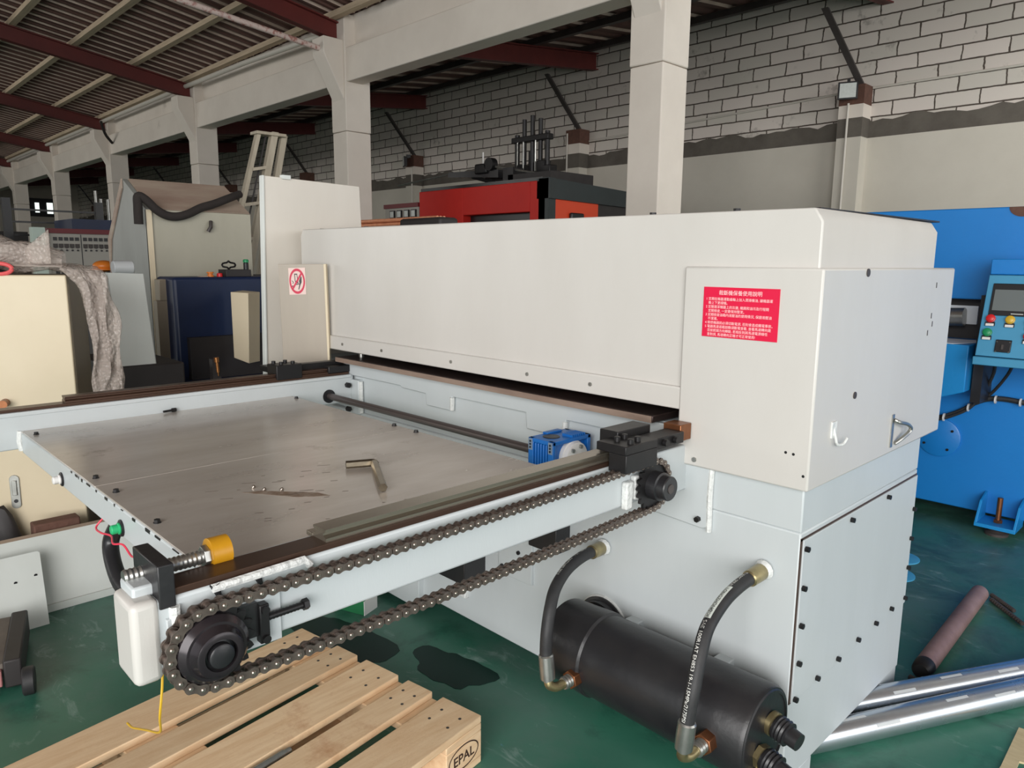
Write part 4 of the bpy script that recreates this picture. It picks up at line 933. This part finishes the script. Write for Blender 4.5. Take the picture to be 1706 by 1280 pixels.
obj('top_cap', MB().obox(LA+Vector((-.05, -.03, 0)), Vector((0, .27, .0)), Vector((.13, 0, 0)), Vector((0, 0, .025))), M['ladder'], t, bevel=.003)

# tall sheet panel and the small sign panel at the press's left end
t = empty('tall_panel', (-3.13, 1.74, 0), 'tall pale sheet metal panel standing at the left end of the hood', 'panel')
obj('sheet', MB().prism([(-3.10, 1.455, .02), (-3.10, 2.05, .02), (-3.11, 2.0, 1.745), (-3.11, 1.512, 1.756)], (-.018, 0, 0)), M['panelt'], t, bevel=.002)
obj('edge_fold', MB().prism([(-3.094, 1.452, .02), (-3.094, 1.463, .02), (-3.104, 1.518, 1.757), (-3.104, 1.508, 1.757)], (-.03, 0, 0)), M['panelw'], t, bevel=.002)
obj('top_clip', MB().box(-3.125, -3.10, 1.60, 1.64, 1.748, 1.765), M['panelw'], t)
a, b = Vector((-2.968, 1.502, .953)), Vector((-2.82, 1.642, .955)); u = (b-a).normalized(); n = Vector((u.y, -u.x, 0))
t = empty('sign_panel', (a+b)/2, 'small pale panel with a red no hands sign leaning on the hood', 'panel')
up_ = Vector((.012, -.012, .425)); wdt = (b-a).length
obj('sheet', MB().obox(a+n*.004, u*(wdt-.004), -n*.008, up_), M['brushed'], t, bevel=.0015)
obj('edge_fold', MB().obox(a+u*(wdt-.008)+n*.006, u*.010, -n*.022, up_), M['beige'], t, bevel=.001)
def sq(fx, fz, d=.0052): return a+u*(wdt*fx)+up_*fz+n*d
st = obj('sign_sticker', MB().prism([sq(.215, .695), sq(.57, .70), sq(.57, .965), sq(.215, .96)], n*.0006), M['signpink'], t, label='square prohibition sticker')
mb = MB(); cx_, cz_, rx_, rz_ = .392, .83, .165, .126
N_ = 36
va = [mb.bm.verts.new(sq(cx_+rx_*cos(2*pi*k/N_), cz_+rz_*sin(2*pi*k/N_), .0064)) for k in range(N_)]
vb = [mb.bm.verts.new(sq(cx_+rx_*.80*cos(2*pi*k/N_), cz_+rz_*.80*sin(2*pi*k/N_), .0064)) for k in range(N_)]
for k in range(N_): mb._f([va[k], va[(k+1) % N_], vb[(k+1) % N_], vb[k]])
def sh(mb, pts, d=.0064): mb._f([mb.bm.verts.new(sq(x, z, d)) for x, z in pts])
sh(mb, [(.27, .752), (.295, .74), (.505, .905), (.48, .92)], .0068)
obj('prohibition_ring', mb, mat('sign red', (196, 34, 70), None, rough=.5), st, recalc=False)
mb = MB()
sh(mb, [(.335, .905), (.40, .905), (.40, .895), (.352, .895), (.358, .83), (.345, .83)]); sh(mb, [(.388, .895), (.40, .895), (.415, .825), (.398, .825)])
sh(mb, [(.345, .835), (.40, .83), (.425, .81), (.36, .808)])
sh(mb, [(.43, .835), (.475, .88), (.49, .87), (.485, .82), (.455, .79), (.425, .745), (.41, .75), (.435, .80), (.37, .792), (.37, .802), (.44, .808)])
sh(mb, [(.275, .84), (.315, .825), (.32, .812), (.29, .805), (.29, .81), (.308, .816), (.305, .82), (.275, .834)])
sh(mb, [(.275, .785), (.32, .787), (.32, .78), (.28, .775)])
obj('hand_pictogram', mb, M['blackpl'], st, recalc=False)

# ------------------------------------------------------------------ far left machines
t = empty('control_cabinet', (-11.2, 2.8, 0), 'wide grey control cabinet with maroon top and rows of black meters', 'cabinet')
obj('body', MB().box(-11.9, -11.0, 2.42, 3.16, 0, 1.70), M['ctl'], t, bevel=.006)
obj('maroon_top', MB().box(-11.95, -10.97, 2.41, 3.22, 1.70, 1.76), M['maroon'], t)
obj('door_gap', MB().box(-11.0, -10.996, 2.785, 2.795, .1, 1.69), M['blackpl'], t)
for gx in (2.49, 2.835):
    for row, z in ((0, 1.63), (1, 1.20)):
        for k in range(5):
            y = gx+k*.063
            obj('meter', MB().box(-11.0, -10.985, y-.021, y+.021, z-.022, z+.022), M['blackpl'], t)
            obj('dial', MB().prism([(-10.99, y-.026, z-.062), (-10.99, y+.026, z-.062), (-10.99, y+.026, z-.112), (-10.99, y, z-.122), (-10.99, y-.026, z-.112)], (-.008, 0, 0)), M['strut'], t)
            obj('knob', MB().cyl((-11.0, y, z-.145), (-10.98, y, z-.145), .012, 8), M['blackpl'], t)
t = empty('switch_box', (-10.9, 2.3, 1.2), 'pale mint switch box with a black knob left of the grey control cabinet', 'switch box')
obj('box', MB().box(-11.0, -10.85, 2.215, 2.36, 0, 1.765), M['mint'], t, bevel=.004)
obj('rotary_knob', MB().cyl((-10.85, 2.285, 1.62), (-10.83, 2.285, 1.62), .026, 14), M['blackpl'], t)
t = empty('steel_rack', (-12, 2.4, 0), 'dark steel rack with horizontal bars behind the mint switch box', 'rack')
for y in (2.24, 3.4): obj('post', MB().box(-12.4, -12.3, y-.05, y+.05, 0, 2.20), M['blackpaint'], t)
for z in (2.05, 1.88, 1.70): obj('bar', MB().box(-12.37, -12.33, 2.24, 3.4, z-.012, z+.012), M['blackpaint'], t)
t = empty('chrome_column', (-13, 3.6, 0), 'tall dark machine with bright chrome rods behind the grey control cabinet', 'machine')
obj('frame', MB().box(-13.6, -13.0, 3.35, 4.4, 0, 1.90), M['dark'], t)
for y in (3.55, 3.62, 3.72): obj('rod', MB().cyl((-12.98, y, 1.90), (-12.98, y, 2.30 if y > 3.6 else 2.42), .022, 10), M['zinc'], t)
obj('dark_bin', MB().box(-12.1, -11.2, 2.75, 3.25, 1.76, 1.90), M['navy'], label='flat dark bin lying on top of the grey control cabinet', cat='bin')
t = obj('far_machine', MB().box(-20, -18, 2.3, 3.6, 0, 1.9), M['dark'], label='dark machine far back at the left edge behind the steel rack', cat='machine')

# ------------------------------------------------------------------ red machine behind the press
t = empty('forming_machine', (-7.7, 7.8, 0), 'red machine with a dark top frame and tall cylinder rods, behind the hood', 'machine')
mb = MB(); mb.box(-9.24, -8.22, 7.0, 8.7, 0, 2.42); mb.box(-8.22, -6.88, 7.0, 8.7, 2.035, 2.42); mb.box(-6.88, -6.60, 7.0, 7.1, 0, 2.42)
obj('red_front', mb, M['redm'], t, bevel=.01)
obj('oven_mouth', MB().box(-8.22, -6.88, 7.15, 8.6, 0, 2.035), M['blackpl'], t)
obj('corner_post', MB().box(-6.72, -6.55, 7.0, 7.14, 0, 2.45), M['darkgreen'], t)
obj('orange_panel', MB().box(-6.60, -6.55, 7.14, 8.0, 0, 2.19), M['orange'], t, bevel=.004)
obj('window_hood', MB().box(-6.55, -6.50, 7.40, 7.66, 1.9, 2.03), M['blackpl'], t, bevel=.02)
obj('side_beam', MB().hexa([(-6.75, 7.0, 2.19), (-6.52, 7.0, 2.19), (-6.52, 9.6, 2.14), (-6.75, 9.6, 2.14), (-6.75, 7.0, 2.44), (-6.52, 7.0, 2.44), (-6.52, 9.6, 2.34), (-6.75, 9.6, 2.34)]), M['darkgreen'], t)
obj('side_panel', MB().box(-6.62, -6.56, 8.0, 9.6, 0, 2.19), M['dark'], t)
obj('top_rail', MB().box(-9.26, -6.7, 7.05, 7.25, 2.42, 2.47), M['blackpaint'], t)
obj('arm_beam', MB().hexa([(-8.85, 7.25, 2.63), (-7.75, 7.25, 2.55), (-7.75, 7.4, 2.55), (-8.85, 7.4, 2.63), (-8.85, 7.25, 2.70), (-7.75, 7.25, 2.66), (-7.75, 7.4, 2.66), (-8.85, 7.4, 2.70)]), M['blackpaint'], t)
obj('arm_head', MB().box(-8.2, -7.95, 7.2, 7.42, 2.62, 2.76), M['blackmetal'], t, bevel=.02)
obj('arm_pulley', MB().cyl((-7.9, 7.2, 2.74), (-7.9, 7.3, 2.74), .09, 18), M['blackmetal'], t)
obj('long_rod', MB().cyl((-10.2, 7.3, 2.60), (-8.8, 7.3, 2.685), .014, 8), M['zinc'], t)
obj('slant_rod', MB().cyl((-7.8, 7.25, 2.70), (-6.72, 7.25, 2.50), .016, 8), M['zinc'], t)
obj('brace', MB().cyl((-8.35, 7.3, 2.6), (-7.75, 7.3, 2.46), .025, 8), M['blackmetal'], t)
obj('arm_post', MB().box(-7.6, -7.4, 7.2, 7.4, 2.42, 2.66), M['blackmetal'], t)
obj('carriage_beam', MB().box(-7.5, -6.7, 7.2, 7.6, 2.44, 2.56), M['dark'], t)
obj('antenna', MB().cyl((-8.12, 7.3, 2.70), (-8.12, 7.3, 2.93), .012, 8), M['whitep'], t)
obj('rear_deck', MB().box(-8.3, -6.9, 7.5, 8.3, 2.42, 2.60), M['dark'], t)
cy_ = 7.8
for x in (-7.93, -7.33): obj('tie_rod', MB().cyl((x, cy_, 2.55), (x, cy_, 3.20), .036, 10), M['blackmetal'], t)
obj('crosshead', MB().box(-8.0, -7.27, cy_-.06, cy_+.06, 3.08, 3.16), M['blackmetal'], t, bevel=.01)
for x, z in ((-7.785, 3.40), (-7.624, 3.44), (-7.463, 3.38)): obj('guide_rod', MB().cyl((x, cy_, 2.6), (x, cy_, z), .032, 10), M['blackmetal'], t)
for x in (-7.74, -7.50, -7.86): obj('chrome_rod', MB().cyl((x, cy_-.07, 2.66), (x, cy_-.07, 3.08), .012, 8), M['zinc'], t)
obj('cylinder_body', MB().cyl((-7.624, cy_, 2.6), (-7.624, cy_, 2.95), .055, 14), M['blackmetal'], t)
for x, z in ((-7.82, 2.72), (-7.40, 2.75), (-7.28, 2.68)): obj('valve_block', MB().box(x-.07, x+.07, cy_-.08, cy_+.08, 2.58, z+.05), M['blackmetal'], t, bevel=.01)
t = empty('meter_panel', (-9.5, 7.0, 0), 'grey panel with four square meters and maroon trim left of the red machine', 'control panel')
obj('body', MB().box(-10.14, -9.26, 7.0, 7.4, 0, 2.22), M['ctl'], t, bevel=.005)
obj('maroon_top', MB().hexa([(-10.16, 6.98, 2.205), (-9.25, 6.98, 2.205), (-9.25, 7.42, 2.205), (-10.16, 7.42, 2.205), (-10.16, 6.98, 2.27), (-9.25, 6.98, 2.27), (-9.25, 7.42, 2.27), (-10.16, 7.42, 2.27)]), M['maroon'], t)
for x in (-9.93, -9.74, -9.55, -9.37):
    m_ = obj('meter', MB().box(x-.06, x+.06, 6.975, 7.0, 2.05, 2.17), M['blackpl'], t)
    obj('meter_glass', MB().box(x-.045, x+.045, 6.972, 6.976, 2.065, 2.155), M['lampglass'], m_)
# copper tubes behind the hood
t = empty('tube_bundle', (-4.2, 3.0, 0), 'bundle of copper coloured tubes lying behind the hood beside the tall panel', 'tubes')
for i in range(3):
    for j in range(2):
        z = 1.636+j*.028; y = 2.95+i*.03
        obj('tube', MB().tube([(-4.85+k*.095, y+.004*sin(k*2.3+i), z) for k in range(13)], .013, 10, rad=[.0135 if k % 2 else .0125 for k in range(13)]), M['copper'], t)
obj('dark_pad', MB().box(-4.05, -3.62, 2.9, 3.05, 1.585, 1.665), M['dark'], t, bevel=.02)
obj('trestle', MB().box(-4.9, -3.5, 2.88, 3.1, 1.55, 1.622).box(-4.85, -4.75, 2.9, 3.08, 0, 1.56).box(-3.65, -3.55, 2.9, 3.08, 0, 1.56), M['dark'], t)

# ------------------------------------------------------------------ blue machine at the right
t = empty('hydraulic_press', (-.6, 4.9, 0), 'large bright blue machine with a control box, behind the press on the right', 'machine')
mb = MB(); mb.box(-1.72, 1.6, 4.5, 5.55, .075, 1.0); mb.box(-1.72, 1.6, 4.5, 5.55, 1.22, 1.695)
mb.box(-.98, 1.6, 4.5, 5.55, 1.0, 1.22); mb.box(-1.72, -1.6, 4.5, 5.55, 1.0, 1.22)
bd = obj('body', mb, M['blue'], t, bevel=.006)
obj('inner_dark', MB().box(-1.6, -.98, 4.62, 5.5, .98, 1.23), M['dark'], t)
obj('rusty_notch', MB().prism([(-.925+.062*cos(pi+pi*k/16), 4.499, 1.694+.05*sin(pi+pi*k/16)) for k in range(17)], (0, -.004, 0)), M['brickred'], bd)
obj('worktable_block', MB().hexa([(-1.40, 4.22, .62), (-1.03, 4.22, .76), (-1.03, 4.52, .76), (-1.40, 4.52, .62), (-1.40, 4.22, 1.0), (-1.03, 4.22, 1.0), (-1.03, 4.52, 1.0), (-1.40, 4.52, 1.0)]), M['bluel'], t, bevel=.005)
obj('chrome_roll', MB().cyl((-1.6, 4.56, 1.10), (-1.15, 4.56, 1.12), .05, 20), M['zinc'], t)
obj('pale_guard', MB().box(-1.38, -1.10, 4.6, 4.62, 1.08, 1.18), M['paper'], t)
cvr = obj('round_cover', MB().lathe((-1.195, 4.5, .452), (-1.195, 4.485, .452), [(0, .108), (.8, .108), (1, .102)], 40), M['blue'], t)
for a in (.6, 2.2, 3.7, 5.4): obj('cover_bolt', MB().cyl((-1.195+.08*cos(a), 4.485, .452+.08*sin(a)), (-1.195+.08*cos(a), 4.478, .452+.08*sin(a)), .007, 10), M['blackmetal'], cvr)
obj('pipe_elbow', MB().tube(cr([(-1.40, 4.5, .60), (-1.33, 4.42, .62), (-1.25, 4.40, .66), (-1.23, 4.40, .72)], 5), .03, 12), M['strut'], t)
fb_ = obj('foot_bracket', MB().box(-.945, -.76, 4.33, 4.5, .045, .065).prism([(-.945, 4.33, .06), (-.945, 4.5, .06), (-.945, 4.5, .20), (-.945, 4.40, .17)], (.012, 0, 0)).prism([(-.772, 4.33, .06), (-.772, 4.5, .06), (-.772, 4.5, .20), (-.772, 4.40, .17)], (.012, 0, 0)), M['bluel'], t, bevel=.002)
obj('levelling_screw', MB().cyl((-.855, 4.41, .01), (-.855, 4.41, .20), .013, 12).hexn((-.855, 4.41, .066), (-.855, 4.41, .082), .022), M['copperbr'], fb_)
obj('levelling_pad', MB().lathe((-.855, 4.41, 0), (-.855, 4.41, .045), [(0, .055), (.3, .055), (.5, .035), (1, .02)], 24), M['strut'], fb_)
# control box (tilted face)
def cbx(x, f, d=0): # f 0 bottom..1 top on the sloping face
    return Vector((x, 4.08+.10*f-d, .968+.385*f-d*.26))
cb_ = obj('control_box', MB().hexa([cbx(-.968, 0), cbx(-.52, 0), Vector((-.52, 4.5, .96)), Vector((-.968, 4.5, .96)), cbx(-.968, 1), cbx(-.52, 1), Vector((-.52, 4.5, 1.36)), Vector((-.968, 4.5, 1.36))]), M['teal'], t, bevel=.003)
obj('lower_lip', MB().box(-.972, -.516, 4.06, 4.5, .925, .965), M['teal'], cb_, bevel=.004)
obj('top_hood', MB().box(-.975, -.51, 4.22, 4.5, 1.355, 1.43), M['blue'], t, bevel=.004)
obj('side_cable_duct', MB().box(-1.02, -.975, 4.30, 4.5, .70, 1.25), M['blackpl'], t)
scn = obj('screen', MB().prism([cbx(-.942, .51, .001), cbx(-.60, .51, .001), cbx(-.60, .90, .001), cbx(-.942, .90, .001)], Vector((0, -.008, -.002))), M['blackpl'], cb_, bevel=.002)
obj('screen_glass', MB().prism([cbx(-.930, .575, .0105), cbx(-.62, .575, .0105), cbx(-.62, .83, .0105), cbx(-.930, .83, .0105)], Vector((0, -.0006, 0))), M['screen'], scn)
obj('screen_badge', MB().prism([cbx(-.85, .535, .0105), cbx(-.80, .535, .0105), cbx(-.80, .545, .0105), cbx(-.85, .545, .0105)], Vector((0, -.0006, 0))), M['lampglass'], scn)
def cbut(x, f, m, lab):
    c = cbx(x, f, 0); d = Vector((0, -.968, .25))
    b = obj('push_button', MB().lathe(c, c+d*.024, [(0, .020), (.5, .020), (.55, .017), (.9, .017), (1, .013)], 20), m, cb_, label=lab)
    obj('button_tag', MB().prism([cbx(x-.020, f-.085, .001), cbx(x+.020, f-.085, .001), cbx(x+.020, f-.035, .001), cbx(x-.020, f-.035, .001)], Vector((0, -.008, 0))), M['blackpl'], b)
    obj('tag_text', MB().prism([cbx(x-.017, f-.078, .0095), cbx(x+.017, f-.078, .0095), cbx(x+.017, f-.048, .0095), cbx(x-.017, f-.048, .0095)], Vector((0, -.0006, 0))), M['whitep'], b)
cbut(-.928, .46, M['red'], 'red push button'); cbut(-.848, .455, M['yellowp'], 'yellow push button'); cbut(-.932, .29, M['greenp'], 'green push button'); cbut(-.765, .27, M['red'], 'red push button'); cbut(-.765, .43, M['blackpl'], 'black push button')
sw = obj('selector_switch', MB().prism([cbx(-.890, .065, .001), cbx(-.825, .065, .001), cbx(-.825, .215, .001), cbx(-.890, .215, .001)], Vector((0, -.012, 0))), M['blackpl'], cb_, bevel=.003)
obj('switch_lever', MB().prism([cbx(-.861, .11, .013), cbx(-.853, .11, .013), cbx(-.853, .17, .013), cbx(-.861, .17, .013)], Vector((0, -.014, 0))), M['strut'], sw)
for fx, fz in ((-.884, .08), (-.831, .08), (-.884, .20), (-.831, .20)): obj('switch_screw', MB().cyl(cbx(fx, fz, .012), cbx(fx, fz, .015), .004, 8), M['zinc'], sw)
def cable(path, r, lab): return obj('cable', MB().tube(cr(path, 6), r, 8), M['rubber'], t, label=lab)
cable([(-.93, 4.3, .95), (-.95, 4.40, .85), (-1.0, 4.47, .73), (-1.03, 4.475, .68), (-1.12, 4.475, .60), (-1.25, 4.475, .55), (-1.5, 4.475, .53)], .008, 'black cable')
cable([(-.86, 4.3, .95), (-.88, 4.40, .87), (-.96, 4.47, .74), (-1.02, 4.475, .69), (-1.12, 4.47, .61), (-1.25, 4.47, .56), (-1.5, 4.47, .545)], .008, 'black cable')
cable([(-1.0, 4.44, 1.1), (-1.01, 4.45, .85), (-1.03, 4.465, .68), (-1.12, 4.46, .595), (-1.25, 4.46, .545), (-1.5, 4.46, .52)], .008, 'black cable')
cable([(-1.04, 4.47, .67), (-.98, 4.475, .70), (-.90, 4.475, .71), (-.75, 4.475, .70), (-.4, 4.475, .70)], .014, 'black corrugated cable')
for p in ((-1.06, 4.46, .645), (-1.17, 4.455, .575), (-.94, 4.46, .705), (-.83, 4.46, .705)): obj('cable_tie', MB().lathe((p[0]-.003, p[1], p[2]), (p[0]+.003, p[1], p[2]), [(0, .022), (1, .022)], 12), M['whitep'], t)
obj('paper_sheet', MB().prism([(-1.38, 4.24, 1.001), (-1.10, 4.22, 1.001), (-1.03, 4.40, 1.001), (-1.06, 4.5, 1.001), (-1.38, 4.5, 1.001)], (0, 0, .003)), M['paper'], label='white paper sheet on the blue machine ledge beside the control box', cat='paper')

# ------------------------------------------------------------------ floor at the right
A0, A1 = (-0.854, 1.808, 0), (-0.259, 2.9928, 0)
B0, B1 = (-0.8286, 2.1, 0), (-0.0662, 3.528, 0)
def roll(name, s, e, lab, sd):
    s = Vector(s); t1 = (Vector(e)-s); L_ = t1.length; t1.normalize(); t = empty(name, (s.x+t1.x*L_/2, s.y+t1.y*L_/2, 0), lab, 'roll', 'silver rolls on the floor')
    obj('roll_body', MB().lathe(s+ZU*.041, s+t1*L_+ZU*.041, [(0, .036), (.003, .0405), (.997, .0405), (1, .036)], 40), M['foil'], t)
    r = random.Random(sd)
    sdv = Vector((t1.y, -t1.x, 0))
    for k in range(5):
        f = .18+k*.15+r.uniform(-.04, .04); a = r.uniform(.5, 1.5)
        c = s+t1*(L_*f)+ZU*.041; rows = []
        for q in range(5):
            ang = a-.11+q*.055; nv = sdv*cos(ang)+ZU*sin(ang); rows.append([c+nv*.041, c+t1*.085+nv*.041])
        obj('tape_patch', MB().grid(rows), M['tape'], t)
roll('foil_roll', A0, A1, 'silver wrapped roll on the green floor, the nearer one poking out under the press', 2)
roll('foil_roll', B0, B1, 'silver wrapped roll on the green floor, the one closer to the rusty shaft', 9)
t = empty('rusty_shaft', (-.69, 3.0, 0), 'rusty brown shaft lying on the green floor behind the press', 'shaft')
obj('shaft', MB().cyl((-.675, 2.66, .033), (-.703, 3.46, .033), .033, 28), M['rust'], t, bevel=.002)
obj('end_collar', MB().lathe((-.6735, 2.61, .033), (-.675, 2.665, .033), [(0, .024), (.2, .031), (1, .034)], 24), M['blackmetal'], t)
def stud(p, q, lab):
    p, q = Vector(p), Vector(q); n = 30
    obj('threaded_bar', MB().tube([p.lerp(q, k/n) for k in range(n+1)], .009, 8, rad=[.010 if k % 2 else .0075 for k in range(n+1)]), M['strut'], label=lab, cat='threaded bar', group='threaded bars on the floor')
stud((-.665, 3.48, .011), (-.52, 3.32, .011), 'dark threaded bar on the floor at the far end of the rusty shaft')
stud((-.675, 3.53, .011), (-.57, 3.425, .011), 'short dark threaded bar lying against the longer one at the shaft far end')
stud((-.70, 2.59, .011), (-.645, 2.57, .011), 'dark threaded bar on the floor at the near end of the rusty shaft')
for c, lab in (((-1.095, 3.70), 'light blue round disc on the floor, the farther of two beside the press'), ((-1.045, 3.475), 'light blue round disc on the floor, the nearer of two beside the press')):
    obj('floor_disc', MB().lathe((*c, 0), (*c, .006), [(0, .085), (.8, .085), (1, .080)], 36), M['lblue'], label=lab, cat='disc')
obj('plywood_strip', MB().prism([(-.374, 2.544, 0), (-.367, 2.297, 0), (-.375, 2.18, 0), (-.33, 2.18, 0), (-.335, 2.36, 0), (-.24, 2.40, 0), (-.24, 2.56, 0)], (0, 0, .006)), M['ply'], label='pale plywood strip on the green floor in the bottom right corner', cat='board')
t = empty('small_carton', (-2.41, 1.48, 0), 'small green and white carton on the floor under the table', 'carton')
obj('box', MB().obox((-2.50, 1.44, 0), (.14, .05, 0), (-.03, .08, 0), (0, 0, .06)), M['boxg'], t, bevel=.002)
obj('white_end', MB().obox((-2.36, 1.49, 0), (.003, .001, 0), (-.03, .08, 0), (0, 0, .06)), M['whitep'], t)
